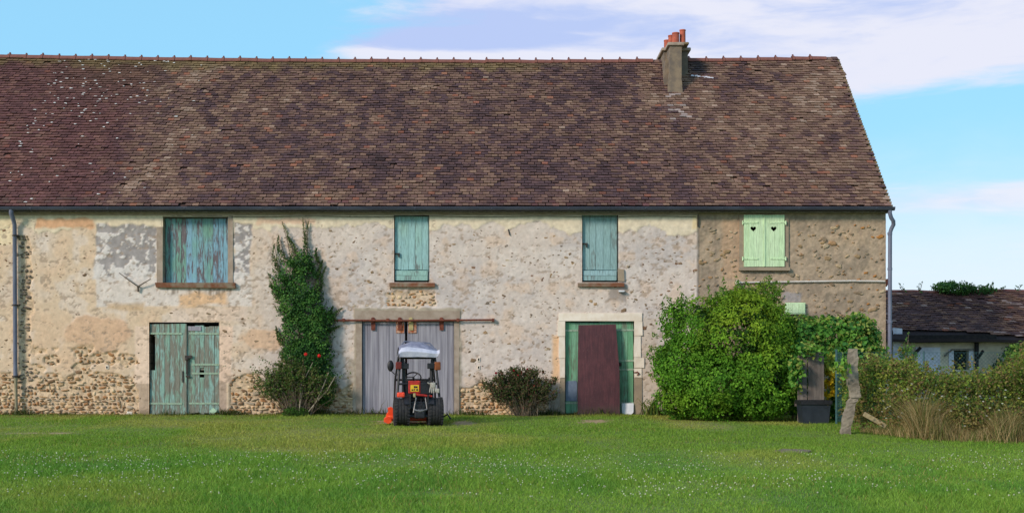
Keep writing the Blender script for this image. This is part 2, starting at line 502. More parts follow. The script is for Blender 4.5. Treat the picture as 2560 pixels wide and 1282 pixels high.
def glass_mat():
    m, t, b, o = material('clear_pane')
    tr = t.n('ShaderNodeBsdfTransparent'); gl = t.n('ShaderNodeBsdfGlossy', ins={1: 0.05})
    mx = t.n('ShaderNodeMixShader', ins={0: 0.10})
    t.t.links.new(tr.outputs[0], mx.inputs[1]); t.t.links.new(gl.outputs[0], mx.inputs[2])
    t.t.links.new(mx.outputs[0], o.inputs[0])
    return m
M['glass'] = glass_mat()


# ------------------------------------------------------------------ ground
def gz(x, y):
    f = sst(-np.asarray(y, float), 1.0, 5.0)
    return f * (fbm(np.asarray(x) * 0.25, np.asarray(y) * 0.25, 3, 3) - 0.5) * 0.10 - 0.01

BARE = [  # px, py, half width px, half height px, tone
    (1010, 1054, 95, 8, 'dirt'), (1160, 1056, 30, 6, 'dirt'), (1490, 1053, 48, 6, 'dirt'), (1985, 1128, 46, 5, 'slab'),
    (110, 1081, 130, 3.0, 'dirt'), (1790, 1062, 60, 9, 'brown'), (1700, 1060, 30, 6, 'brown')]
def px_ground(px, py):
    d = CAM_Z * FPX / (py - 875)
    return (px - 1280) * d / FPX, CAM_Y + d, d
def bare_mask(x, y):
    m = np.zeros(np.shape(x))
    wob = fbm(np.asarray(x) * 3, np.asarray(y) * 3, 3, 5) - 0.5
    for px, py, hw, hh, tone in BARE:
        cx, cy, d = px_ground(px, py)
        rx = hw * d / FPX
        ry = abs(px_ground(px, py - hh)[1] - px_ground(px, py + hh)[1]) / 2
        r = np.sqrt(((x - cx) / rx) ** 2 + ((y - cy) / ry) ** 2) + wob * 1.6
        m = np.maximum(m, sst(r, 1.15, 0.45) * {'dirt': 1.0, 'slab': .5, 'brown': .35}[tone] * sst(fbm(np.asarray(x) * 5, np.asarray(y) * 2.5, 3, 1), .18, .42))
    return m
def grass_tone(x, y):
    """linear colour of the turf: greener and deeper near the camera, yellower by the wall"""
    d = np.asarray(y) - CAM_Y
    f = sst(d, 15.5, 21.5)
    n = fbm(x * 0.45, y * 0.22, 4, 1); n2 = fbm(x * 0.9 + 5, y * 0.5, 3, 4)
    near = lin((130, 162, 66)); far = lin((124, 154, 60)); yel = lin((166, 164, 84)); deep = lin((98, 146, 60)); brown = lin((134, 116, 66))
    c = near[None] * (1 - f[:, None]) + far[None] * f[:, None]
    w = sst(n, 0.52, 0.78)[:, None] * (0.36 + 0.36 * f[:, None]); c = c * (1 - w) + yel * w
    w = sst(n2, 0.52, 0.75)[:, None] * (1 - 0.8 * f[:, None]) * 0.6; c = c * (1 - w) + deep * w
    # darker green stripe on the left and the drier strip along the wall
    w = (np.exp(-((d - 16.6 - 0.02 * x) / 0.7) ** 2) * sst(x, 0.0, -6.0) * 0.55)[:, None]; c = c * (1 - w) + deep * w
    w = (sst(d, 28.3, 29.4) * 0.45 * sst(fbm(x * 0.8, y, 3, 6), 0.3, 0.6))[:, None]; c = c * (1 - w) + brown * w
    return c

def build_ground():
    xs = np.unique(np.concatenate([[-600, -300, -120, -60, -30], np.arange(-18, 18.01, 0.12), [30, 60, 120, 300, 600]]))
    ys = np.unique(np.concatenate([[-200, -90, -50, -32], np.arange(-21, 1.01, 0.12), [3, 6, 12, 25, 60, 150, 400, 900]]))
    X, Y = np.meshgrid(xs, ys)
    V = np.stack([X.ravel(), Y.ravel(), gz(X.ravel(), Y.ravel())], 1)
    nx, ny = len(xs), len(ys)
    i = np.arange(nx * ny).reshape(ny, nx)
    F = np.stack([i[:-1, :-1].ravel(), i[:-1, 1:].ravel(), i[1:, 1:].ravel(), i[1:, :-1].ravel()], 1)
    c = grass_tone(V[:, 0], V[:, 1]) * 0.75
    soil = lin((118, 100, 70)); w = (0.25 + 0.3 * fbm(V[:, 0] * 2, V[:, 1] * 2, 3, 2))[:, None] * 0.6
    c = c * (1 - w) + soil * w
    b = bare_mask(V[:, 0], V[:, 1])[:, None]
    c = c * (1 - b) + lin((170, 146, 112)) * b
    o = link('ground', np_mesh('ground', V, F, c, True), M['ground'])
    tag(o, kind='structure')

def blades(P, h, lean, w, col, bend=True):
    n = len(P)
    a = R.uniform(0, 2 * pi, n)
    tx, ty = np.cos(a), np.sin(a)
    b = R.uniform(0, 2 * pi, n)
    lx, ly = np.cos(b) * lean * h, np.sin(b) * lean * h
    side = np.stack([tx, ty, 0 * tx], 1) * (w / 2)[:, None]
    mid = P + np.stack([lx * 0.35, ly * 0.35, h * 0.6], 1)
    top = P + np.stack([lx, ly, h], 1)
    V = np.stack([P - side, P + side, mid + side * 0.8, mid - side * 0.8, top], 1).reshape(-1, 3)
    k = np.arange(n)[:, None] * 5
    Q = k + np.array([[0, 1, 2, 3]]); T = k + np.array([[3, 2, 4]])
    return V, [Q, T], np.repeat(col, 5, 0)

def build_grass():
    n = 420000
    # more blades where they show larger
    u = R.random(n)
    d = 11.0 * (30.2 / 11.0) ** (u ** 0.92)
    half = d * 1280 / FPX * 1.12 + 0.3
    x = R.uniform(-1, 1, n) * half; y = CAM_Y + d
    keep = (bare_mask(x, y) < R.uniform(0.15, 1.0, n)) & (y < -0.06)
    clump = fbm(x * 1.6, y * 1.6, 3, 2)
    keep &= R.random(n) < 0.45 + clump
    x, y, d, clump = x[keep], y[keep], d[keep], clump[keep]
    n = len(x)
    h = R.uniform(0.028, 0.062, n) * (0.65 + 0.25 * sst(d, 19, 12)) * (0.6 + 0.9 * clump)
    h *= np.where(R.random(n) < 0.02, 1.9, 1.0) * (0.7 + 0.9 * sst(fbm(x * .5, y * .5, 3, 6), .4, .75))
    wdt = np.clip(0.0035 + 0.00035 * d, 0.006, 0.016)
    col = grass_tone(x, y) * R.uniform(0.65, 1.4, n)[:, None]
    dry = R.random(n) < 0.02 + 0.10 * sst(fbm(x * .7 + 3, y * .7, 3, 5), .5, .7)
    col[dry] = lin((168, 158, 92)) * R.uniform(.7, 1.1, dry.sum())[:, None]
    P = np.stack([x, y, gz(x, y) - 0.004], 1)
    V, F, C = blades(P, h, R.uniform(0.2, 1.1, n), wdt, col)
    tag(link('grass', np_mesh('grass', V, F, C), M['grass']), 'mown green lawn growing in front of the farmhouse', 'grass', kind='stuff')

def build_clover():
    n = 4200
    d = 11.5 * (19.5 / 11.5) ** R.random(n)
    x = R.uniform(-1, 1, n) * (d * 1280 / FPX * 1.08); y = CAM_Y + d
    m = fbm(x * 0.55, y * 0.9, 3, 7) * (0.55 + 0.7 * sst(d, 12.0, 15)) * sst(d, 19.4, 17.4)
    keep = m > R.uniform(0.30, 0.95, n)
    x, y = x[keep], y[keep]; n = len(x)
    r = R.uniform(0.005, 0.012, n)
    P = np.stack([x, y, gz(x, y) + R.uniform(0.04, 0.09, n)], 1)
    o = np.array([[1, 0, 0], [0, 1, 0], [-1, 0, 0], [0, -1, 0], [0, 0, 1], [0, 0, -1]], float)
    f = np.array([[0, 1, 4], [1, 2, 4], [2, 3, 4], [3, 0, 4], [1, 0, 5], [2, 1, 5], [3, 2, 5], [0, 3, 5]])
    V = (P[:, None, :] + o[None] * r[:, None, None]).reshape(-1, 3)
    F = (np.arange(n)[:, None, None] * 6 + f[None]).reshape(-1, 3)
    c = np.repeat(lin((222, 222, 196))[None] * R.uniform(.75, 1.0, n)[:, None], 6, 0)
    tag(link('clover_flowers', np_mesh('clover_flowers', V, F, c), M['petal']), 'small white clover flowers scattered over the near lawn', 'flowers', kind='stuff')

build_ground()
build_grass()
build_clover()


def flat_patch(name, px, py, hw, hh, mat, h, label, cat, n=28):
    cx, cy, d = px_ground(px, py)
    rx = hw * d / FPX
    ry = abs(px_ground(px, py - hh)[1] - px_ground(px, py + hh)[1]) / 2
    mb = MB()
    pts = []
    for k in range(n):
        a = 2 * pi * k / n
        r = 0.85 + 0.3 * random.random()
        pts.append((rx * r * cos(a), ry * r * sin(a)))
    v = [(p[0], p[1], -0.06) for p in pts] + [(p[0], p[1], h * random.uniform(.7, 1)) for p in pts] + [(0, 0, h)]
    f = [(i, (i + 1) % n, n + (i + 1) % n, n + i) for i in range(n)] + [(n + i, n + (i + 1) % n, 2 * n) for i in range(n)]
    mb.add(v, f)
    o = mb.build(name, mat)
    o.location = (cx, cy, float(gz(np.array([cx]), np.array([cy]))[0]))
    return tag(o, label, cat)
flat_patch('stone_slab', 1985, 1128, 44, 4.2, M['slabstone'], 0.03, 'flat grey brown stone slab sunk in the lawn near the broken post', 'slab')


# ------------------------------------------------------------------ farmhouse
farm = empty('farmhouse', (0, 0, 0))
tag(farm, 'long old stone farmhouse with brown tiled roof, chimney and faded wooden doors', 'farmhouse')

X0, X1 = -15.0, 9.35
OPEN = {'A': (-8.725, -7.10, 3.275, 4.925), 'B': (-2.95, -2.075, 3.30, 4.975), 'C': (1.75, 2.65, 3.30, 5.0), 'D': (5.85, 6.725, 3.75, 4.95),
        'E': (-9.075, -7.325, -0.2, 2.30), 'F': (-3.75, -1.45, -0.2, 2.325), 'G': (1.325, 3.05, -0.2, 2.325)}

def rectm(X, Z, x0, x1, z0, z1, soft=0.03, wob=0.04, seed=0, f=4.0):
    wx = (fbm(X * f, Z * f, 3, seed) - 0.5) * 2 * wob
    wz = (fbm(X * f + 9, Z * f + 3, 3, seed + 1) - 0.5) * 2 * wob
    d = np.minimum(np.minimum(X + wx - x0, x1 - X - wx), np.minimum(Z + wz - z0, z1 - Z - wz))
    return np.clip(d / soft + 0.5, 0, 1)

def rubble(X, Z):
    """1 where the plaster has fallen and the bare rubble shows"""
    n = fbm(X * 1.3, Z * 2.0, 4, 2) - 0.5
    h = np.interp(X, [-15, -12.4, -12.1, -9.6, -9.35, -9.3, -7.1, -7.05, -6.2, -4.5, -4.0, -3.95, -1.35, -1.3, -0.4, 0.5, 0.9, 0.95],
                  [0.95, 0.95, 1.15, 1.0, 0.6, -1, -1, 0.75, 0.75, 0.9, 0.85, -1, -1, 0.80, 0.7, 0.6, 0.4, -1])
    m = sst(h + n * 1.0 + (fbm(X * 9, Z * 9, 2, 1) - .5) * .12 - Z, -0.02, 0.02) * (h > 0)
    # the ragged strip of stones beside the left downpipe
    m = np.maximum(m, rectm(X, Z, -12.30, -12.02, 0, 4.45, 0.04, 0.10, 3, 5))
    # upper loose band left of the big door
    m = np.maximum(m, rectm(X, Z, -12.1, -9.5, 0.9, 1.72, 0.1, 0.25, 5, 2.5) * (fbm(X * 2.6, Z * 3.2, 3, 6) > 0.50))
    m = np.maximum(m, rectm(X, Z, -3.1, -1.9, 2.70, 3.08, 0.05, 0.12, 4, 4) * 0.8)
    return m

def wall_field(X, Z):
    """linear colour and outward relief of the facade"""
    n1 = fbm(X * 0.7, Z * 0.7, 4, 0); n2 = fbm(X * 2.6, Z * 2.6, 4, 1); n3 = fbm(X * 9, Z * 9, 3, 2); n4 = fbm(X * 22, Z * 22, 2, 3)
    left = lin((206, 182, 150)); mid = lin((202, 187, 170)); midg = lin((186, 176, 166)); right = lin((164, 145, 119)); right2 = lin((146, 130, 108))
    a = sst(X, -7.5, -5.5)[..., None]
    c = left * (1 - a) + mid * a
    w = (sst(n1, 0.42, 0.66) * sst(X, -7.0, -4.5) * 0.85)[..., None]; c = c * (1 - w) + midg * w
    w = (sst(n1, 0.55, 0.75) * sst(X, -5.5, -7.5) * 0.6)[..., None]; c = c * (1 - w) + lin((204, 190, 172)) * w
    w = (sst(n2, 0.56, 0.72) * 0.35)[..., None]; c = c * (1 - w) + lin((212, 178, 142)) * w
    w = (sst(n2, 0.46, 0.32) * 0.45)[..., None]; c = c * (1 - w) + lin((214, 202, 186)) * w
    rel = (n2 - 0.5) * 0.014 + (n3 - 0.5) * 0.010 + 0.01

    def put(m, col, var=0.0, k=1.0):
        nonlocal c
        col = lin(col) if len(col) == 3 else col
        c = c * (1 - (m * k)[..., None]) + (col * (1 + var * (n3 - 0.5)[..., None] * 2)) * (m * k)[..., None]
    cream = sst(Z + (n2 - 0.5) * 0.55 + (n1 - .5) * 0.4, 4.62, 4.66) * (X < 4.65)
    put(cream, (220, 205, 172), 0.1, 0.85)
    rel = rel + cream * 0.012
    put(rectm(X, Z, -11.9, -10.45, 4.62, 4.86, 0.06, 0.10, 2), (208, 164, 124), 0.15)
    put(rectm(X, Z, -6.4, -4.9, 4.75, 4.9, 0.06, 0.10, 3), (208, 166, 136), 0.1, 0.6)
    put(rectm(X, Z, -15, -12.45, 4.25, 5.0, 0.03, 0.07, 4, 2), (226, 206, 166), 0.1)
    # grey cement patches with lime flakes
    for (x0, x1, z0, z1) in ((-10.4, -8.9, 3.35, 4.72), (-6.98, -6.5, 3.35, 4.74)):
        g = rectm(X, Z, x0, x1, z0, z1, 0.05, 0.10, 5, 3)
        flake = sst(fbm(X * 8 + 3, Z * 9, 4, 6) + 0.30 * (fbm(X * 1.5, Z * 1.5, 2, 7) - 0.5) + 0.10 * sst(Z, 3.8, 3.35) + 0.1 * sst(X, x0 + 0.4, x0), 0.54, 0.58)
        put(g * (1 - flake), (152, 145, 138), 0.25); put(g * flake, (208, 200, 188), 0.1)
        rel = rel - 0.012 * g * (1 - flake)
    put(rectm(X, Z, -10.4, -6.5, 2.70, 3.42, 0.05, 0.06, 1, 3), (210, 200, 186), 0.16, 0.85)
    put(rectm(X, Z, -8.35, -7.15, 2.72, 3.02, 0.10, 0.10, 4, 3), (212, 166, 112), 0.2, 0.75)
    put(rectm(X, Z, -10.1, -9.2, 2.62, 2.80, 0.08, 0.08, 2, 3), (186, 156, 116), 0.2, 0.7)
    e = np.sqrt(((X + 10.3) / 0.85) ** 2 + ((Z - 1.98) / 0.44) ** 2) + (n2 - 0.5) * 0.9
    tanm = sst(e, 1.05, 0.85)
    put(tanm, (200, 164, 130), 0.08, 0.9); rel = rel + 0.01 * tanm
    e = np.sqrt(((X + 6.25) / 0.55) ** 2 + ((Z - 1.85) / 0.30) ** 2) + (n2 - 0.5) * 1.1
    put(sst(e, 1.05, 0.8), (206, 170, 134), 0.08, 0.8)
    put(rectm(X, Z, -12.0, -10.0, 1.15, 2.4, 0.5, 0.25, 3, 1.5), (206, 174, 138), 0.1, 0.45)
    # right part of the house: brown render
    br = np.clip((X - 4.64 - 0.03 * (n3 - 0.5)) / 0.03, 0, 1)
    rc = right * (1 - sst(n2, 0.4, 0.65)[..., None]) + right2 * sst(n2, 0.4, 0.65)[..., None]
    rc = rc * (1 - (sst(n1, 0.5, 0.7) * 0.6)[..., None]) + lin((184, 158, 124)) * (sst(n1, 0.5, 0.7) * 0.6)[..., None]
    rc = rc * (0.86 + 0.28 * n4[..., None])
    c = c * (1 - br[..., None]) + rc * br[..., None]
    rel = rel - br * 0.02 + br * (n3 - 0.5) * 0.02 + br * (n4 - .5) * 0.012
    put(rectm(X, Z, 5.25, 5.70, 3.4, 4.9, 0.08, 0.06, 3), (194, 156, 118), 0.1, 0.45)
    put(rectm(X, Z, 4.50, 4.65, 4.62, 4.98, 0.02, 0.02, 1), (222, 200, 154), 0.1)
    put(rectm(X, Z, 6.75, 7.25, 2.80, 3.05, 0.05, 0.05, 1), (150, 146, 144), 0.1, 0.7)
    # cement frames round the doors
    cem = rectm(X, Z, -3.95, -1.27, -0.3, 2.66, 0.04, 0.06, 2, 5)
    put(cem, (160, 148, 126), 0.2); rel = rel + 0.012 * cem
    put(rectm(X, Z, -4.1, -3.9, -0.3, 1.4, 0.05, 0.09, 4, 4), (160, 150, 130), 0.2, 0.8)
    put(rectm(X, Z, 0.75, 1.33, -0.3, 0.80, 0.12, 0.10, 2, 3), (152, 142, 128), 0.15)
    put(rectm(X, Z, 1.00, 1.18, 0.8, 1.95, 0.08, 0.05, 3, 3), (220, 176, 128), 0.1, 0.85)
    put(rectm(X, Z, 3.25, 3.62, -0.3, 2.4, 0.06, 0.05, 3, 3), (190, 174, 152), 0.1, 0.6)
    put(rectm(X, Z, -9.42, -9.06, 0.76, 2.2, 0.04, 0.03, 3, 3), (220, 194, 166), 0.1)
    put(rectm(X, Z, -7.33, -7.0, 0.76, 2.2, 0.04, 0.04, 3, 3), (220, 190, 162), 0.1, 0.9)
    put(rectm(X, Z, -9.42, -9.06, -0.3, 0.77, 0.02, 0.02, 3, 3), (178, 156, 130), 0.1)
    put(rectm(X, Z, -7.33, -7.14, -0.3, 0.80, 0.02, 0.02, 3, 3), (174, 152, 130), 0.1)
    put(rectm(X, Z, -8.5, -6.6, 2.32, 2.66, 0.06, 0.05, 3, 3), (212, 190, 168), 0.1, 0.6)
    # damp foot, duller band under the gutter, streaks below the sill
    put(sst(Z + (n2 - 0.5) * 0.25, 0.16, 0.0), (120, 106, 80), 0.2, 0.7)
    put(sst(Z + (n2 - 0.5) * 0.10, 4.93, 4.99) * (X < 4.6), (168, 156, 132), 0.2, 0.5)
    put(rectm(X, Z, -8.8, -6.9, 2.98, 3.14, 0.06, 0.06, 4, 8) * sst(fbm(X * 14, Z * 1.2, 2, 5), 0.45, 0.7), (112, 96, 80), 0.1, 0.7)
    put(rectm(X, Z, 2.4, 2.85, 2.85, 3.2, 0.10, 0.12, 4, 5), (128, 118, 108), 0.1, 0.7)
    put(rectm(X, Z, 4.62, 4.68, 2.6, 4.98, 0.02, 0.01, 4, 5), (112, 100, 84), 0.1, 0.5)
    put(rectm(X, Z, 5.06, 5.12, 2.6, 4.98, 0.03, 0.02, 4, 5), (120, 106, 90), 0.1, 0.5)
    # hairline cracks
    cr = np.abs(fbm(X * 1.4 + 4, Z * 1.4, 4, 4) - 0.5)
    crack = sst(cr, 0.008, 0.002) * sst(fbm(X * 0.8, Z * 0.8, 2, 5), 0.5, 0.6) * (1 - br)
    put(crack, (130, 112, 94), 0, 0.55); rel = rel - 0.01 * crack
    # small pits where the coat has flaked
    pit = sst(fbm(X * 10.0, Z * 15, 3, 5) + 0.36 * (n1 - 0.5) + 0.12 * (n2 - .5), 0.665, 0.70) * (1 - cream) * (1 - cem)
    put(pit, (154, 134, 112), 0.25, 0.65); rel = rel - 0.006 * pit
    rb = rubble(X, Z)
    put(rb, (206, 180, 144), 0.25, 0.9)
    c = c * (1 - (rb * 0.25)[..., None] * (n4[..., None] < 0.45))
    rel = rel - 0.038 * rb
    c = c * (0.93 + 0.14 * n4[..., None]) * np.array([1.09, 1.07, 1.15])
    return c, rel

def build_wall():
    st = 0.025
    xs = np.arange(X0, X1 + 1e-6, st); zs = np.arange(-0.2, 5.3001, st)
    X, Z = np.meshgrid(xs, zs)
    c, rel = wall_field(X, Z)
    inside = np.zeros(X.shape, bool)
    edge = np.zeros(X.shape)
    for (x0, x1, z0, z1) in OPEN.values():
        inside |= (X > x0 - 1e-4) & (X < x1 + 1e-4) & (Z > z0 - 1e-4) & (Z < z1 + 1e-4)
    rel = np.where(inside, 0.0, rel)
    nz, nx = X.shape
    V = np.stack([X, -rel, Z], -1).reshape(-1, 3); C = c.reshape(-1, 3)
    i = np.arange(nx * nz).reshape(nz, nx)
    xc = (xs[:-1] + xs[1:]) / 2; zc = (zs[:-1] + zs[1:]) / 2
    XC, ZC = np.meshgrid(xc, zc)
    hole = np.zeros(XC.shape, bool)
    for (x0, x1, z0, z1) in OPEN.values():
        hole |= (XC > x0) & (XC < x1) & (ZC > z0) & (ZC < z1)
    q = np.stack([i[:-1, :-1], i[:-1, 1:], i[1:, 1:], i[1:, :-1]], -1)
    F = [q[~hole]]
    # reveals: walk the hole boundary and push it back into the wall
    VB = V.copy(); VB[:, 1] = 0.38
    n0 = len(V)
    rv = []
    h = np.pad(hole, 1)
    k = h[1:-1, 1:-1]
    for (sl, a, b) in (((slice(1, -1), slice(0, -2)), 0, 3), ((slice(1, -1), slice(2, None)), 2, 1), ((slice(0, -2), slice(1, -1)), 1, 0), ((slice(2, None), slice(1, -1)), 3, 2)):
        m = k & ~h[sl]
        e = q[m]
        rv.append(np.stack([e[:, a], e[:, b], e[:, b] + n0, e[:, a] + n0], 1))
    F.append(np.concatenate(rv))
    V = np.concatenate([V, VB]); C = np.concatenate([C, C])
    used = np.zeros(len(V), bool)
    for f in F: used[f.ravel()] = True
    idx = np.cumsum(used) - 1
    F = [idx[f] for f in F]
    me = np_mesh('wall', V[used], F, C[used], True)
    return link('wall', me, M['wall'], farm)
wall = build_wall()

def wall_shell():
    """gable ends and back wall"""
    for x in (X1 - 0.45, X0):
        g = MB()
        pts = [(0.40, -0.2), (9.40, -0.2), (9.40, 5.25), (4.7, 9.85), (0.40, 5.55)]
        n = len(pts)
        xa, xb = (X1 - 0.45, X1 - 0.004) if x > 0 else (X0 + 0.004, X0 + 0.45)
        v = [(xa, p[0], p[1]) for p in pts] + [(xb, p[0], p[1]) for p in pts]
        f = [tuple(range(n)), tuple(range(2 * n - 1, n - 1, -1))] + [(i, n + i, n + (i + 1) % n, (i + 1) % n) for i in range(n)]
        g.add(v, f)
        g.build('gable_wall', M['cement'], farm)
    b = MB(); b.box(X0 + 0.46, X1 - 0.46, 9.0, 9.40, -0.2, 5.2)
    b.build('back_wall', M['cement'], farm)
    s = MB()   # the facade's own end where the corner shows its thickness
    s.box(X1 - 0.45, X1 - 0.002, 0.025, 0.398, -0.2, 5.28)
    s.build('corner_stone', M['greystone'], farm)
    s = MB(); s.box(X0 + 0.02, X1 - 0.46, 0.42, 8.95, -0.15, -0.06)
    s.build('floor', M['dark'], farm)
    # ceiling between ground floor and loft keeps the inside dark
    s = MB(); s.box(X0 + 0.46, X1 - 0.46, 0.40, 8.95, 2.6, 2.75)
    s.build('loft_floor', M['dark'], farm)
wall_shell()

# --- stones in the facade
def stone_geo(cx, cz, w, h, depth, ysurf, ang):
    n = R.integers(6, 9)
    a = np.sort(np.linspace(0, 2 * pi, n, endpoint=False) + R.uniform(-0.25, 0.25, n))
    r = R.uniform(0.62, 1.18, n)
    p = np.abs(np.cos(a)) ** 0.7 * np.sign(np.cos(a)), np.abs(np.sin(a)) ** 0.7 * np.sign(np.sin(a))
    u = p[0] * r * w / 2; v = p[1] * r * h / 2
    ca, sa = cos(ang), sin(ang)
    U = u * ca - v * sa; Wd = u * sa + v * ca
    k = R.uniform(0.55, 0.75)
    back = np.stack([U, np.full(n, 0.03), Wd], 1)
    rim = np.stack([U * 0.96, np.full(n, -depth * 0.35), Wd * 0.96], 1)
    front = np.stack([U * k, -depth * R.uniform(0.75, 1.15, n), Wd * k], 1)
    V = np.concatenate([back, rim, front, [[0, -depth * R.uniform(.95, 1.15), 0]]])
    F = []
    for i in range(n):
        j = (i + 1) % n
        F += [(i, j, n + j), (i, n + j, n + i), (n + i, n + j, 2 * n + j), (n + i, 2 * n + j, 2 * n + i), (2 * n + i, 2 * n + j, 3 * n)]
    return V, np.array(F), np.array([cx, ysurf, cz])

def build_stones():
    items = []
    def free(x, z, m=0.02):
        for (x0, x1, z0, z1) in OPEN.values():
            if x0 - m < x < x1 + m and z0 - m < z < z1 + m: return False
        return not (1.14 < x < 3.26 and z < 2.55) and not (5.6 < x < 7.0 and z > 3.55)
    pal = [lin(c) for c in ((186, 150, 108), (152, 118, 84), (176, 158, 136), (206, 178, 142), (166, 120, 80), (134, 106, 80), (196, 164, 126), (208, 184, 150), (182, 140, 100))]
    z = -0.05
    while z < 4.5:
        h = R.uniform(0.045, 0.095) if z < 0.6 else R.uniform(0.05, 0.11)
        x = X0 + R.uniform(0, 0.2)
        while x < 1.0:
            w = R.uniform(0.05, 0.16) if R.random() < .85 else R.uniform(.16, .28)
            cx, cz = x + w / 2, z + h / 2 + R.uniform(-0.015, 0.015)
            m = float(rubble(np.array([cx]), np.array([cz]))[0])
            if m > 0.45 and free(cx, cz, w * 0.45) and R.random() < (0.95 if z < 0.45 else 0.66):
                c = pal[R.integers(0, len(pal))] * R.uniform(0.8, 1.15)
                if -12.35 < cx < -11.95 and z > 0.5: c = lin((124, 110, 96)) * R.uniform(0.6, 1.4)
                items.append((cx, cz, w * R.uniform(.85, 1.05), h * R.uniform(0.6, 1.2), R.uniform(0.018, 0.046), 0.026, R.uniform(-0.28, 0.28), c))
            x += w + R.uniform(0.0, 0.025)
        z += h * 0.95
    # stones showing through the plaster
    n = 4600
    for k in range(n):
        x = R.uniform(-13.6, X1 - 0.1); zz = R.uniform(0.2, 4.75)
        if not free(x, zz, 0.12): continue
        if -3.98 < x < -1.22 and zz < 2.68: continue
        if float(rubble(np.array([x]), np.array([zz]))[0]) > 0.4: continue
        right = x > 4.68
        dens = float(fbm(np.array([x * 0.8]), np.array([zz * 1.2]), 3, 6)[0])
        if right:
            keep = 0.55
        elif x > -6:
            keep = 0.36 + 1.0 * max(0, dens - 0.42) + (0.40 if 0.3 < x < 4.6 and zz < 4.0 else 0)
        else:
            keep = 0.10 + 1.5 * max(0, dens - 0.42) + (0.20 if zz < 2 else 0)
            if -10.45 < x < -6.45 and zz > 2.65: keep = 0.02
            if -11.2 < x < -9.5 and 1.6 < zz < 2.4: keep = 0.02
        if zz > 4.45 and not right: keep *= 0.25
        if R.random() > keep: continue
        big = R.random()
        w = R.uniform(0.035, 0.09) if big < 0.85 else R.uniform(0.09, 0.17)
        if right: w = R.uniform(0.05, 0.12) if big < 0.86 else R.uniform(0.12, 0.24)
        h = w * R.uniform(0.35, 0.7)
        cols = ((112, 90, 68), (134, 110, 86), (150, 128, 102), (130, 116, 102), (164, 134, 100), (182, 164, 140), (132, 100, 78)) if not right else \
               ((152, 126, 92), (156, 130, 98), (140, 120, 98), (172, 150, 120), (160, 126, 92), (150, 134, 112), (178, 158, 130))
        c = lin(cols[R.integers(0, len(cols))]) * R.uniform(0.8, 1.15)
        if right and x > 8.3 and R.random() < 0.25: c = lin((172, 118, 62)) * R.uniform(0.8, 1.1)
        items.append((x, zz, w, h, R.uniform(0.008, 0.017), 0.0, R.uniform(-0.6, 0.6), c))
    items.sort(key=lambda q: -q[2] * q[3] * (1 if q[0] > -12.9 else 0))
    VV, FF, CC = [], [], []; off = 0
    for k, it in enumerate(items):
        V, F, loc = stone_geo(*it[:7])
        col = np.repeat(it[7][None], len(V), 0) * R.uniform(0.9, 1.1, (len(V), 1))
        if k < 300:
            o = link('stone', np_mesh('stone', V, F, col, True), M['stone'], wall)
            o.location = loc
        else:
            VV.append(V + loc); FF.append(F + off); CC.append(col); off += len(V)
    link('rubble_stones', np_mesh('rubble_stones', np.concatenate(VV), np.concatenate(FF), np.concatenate(CC), True), M['stone'], wall, 'stuff')
build_stones()


# --- roof
EY, EZ, RY, RZ = -0.20, 5.15, 4.70, 9.91
def ridge_sag(x):
    x = np.asarray(x, float)
    return np.where(x < 0, 0.15 * (x / 14.8) ** 2, 0.10 * (x / 9.45) ** 2)
def roof_pt(x, t):
    y = EY + (RY - EY) * t
    z = EZ + (RZ - EZ) * t + ridge_sag(x) * t + (fbm(np.asarray(x) * 0.35, np.asarray(t) * 2.5, 3, 2) - 0.5) * 0.14 * np.sin(np.clip(t, 0, 1) * pi)
    return y, z

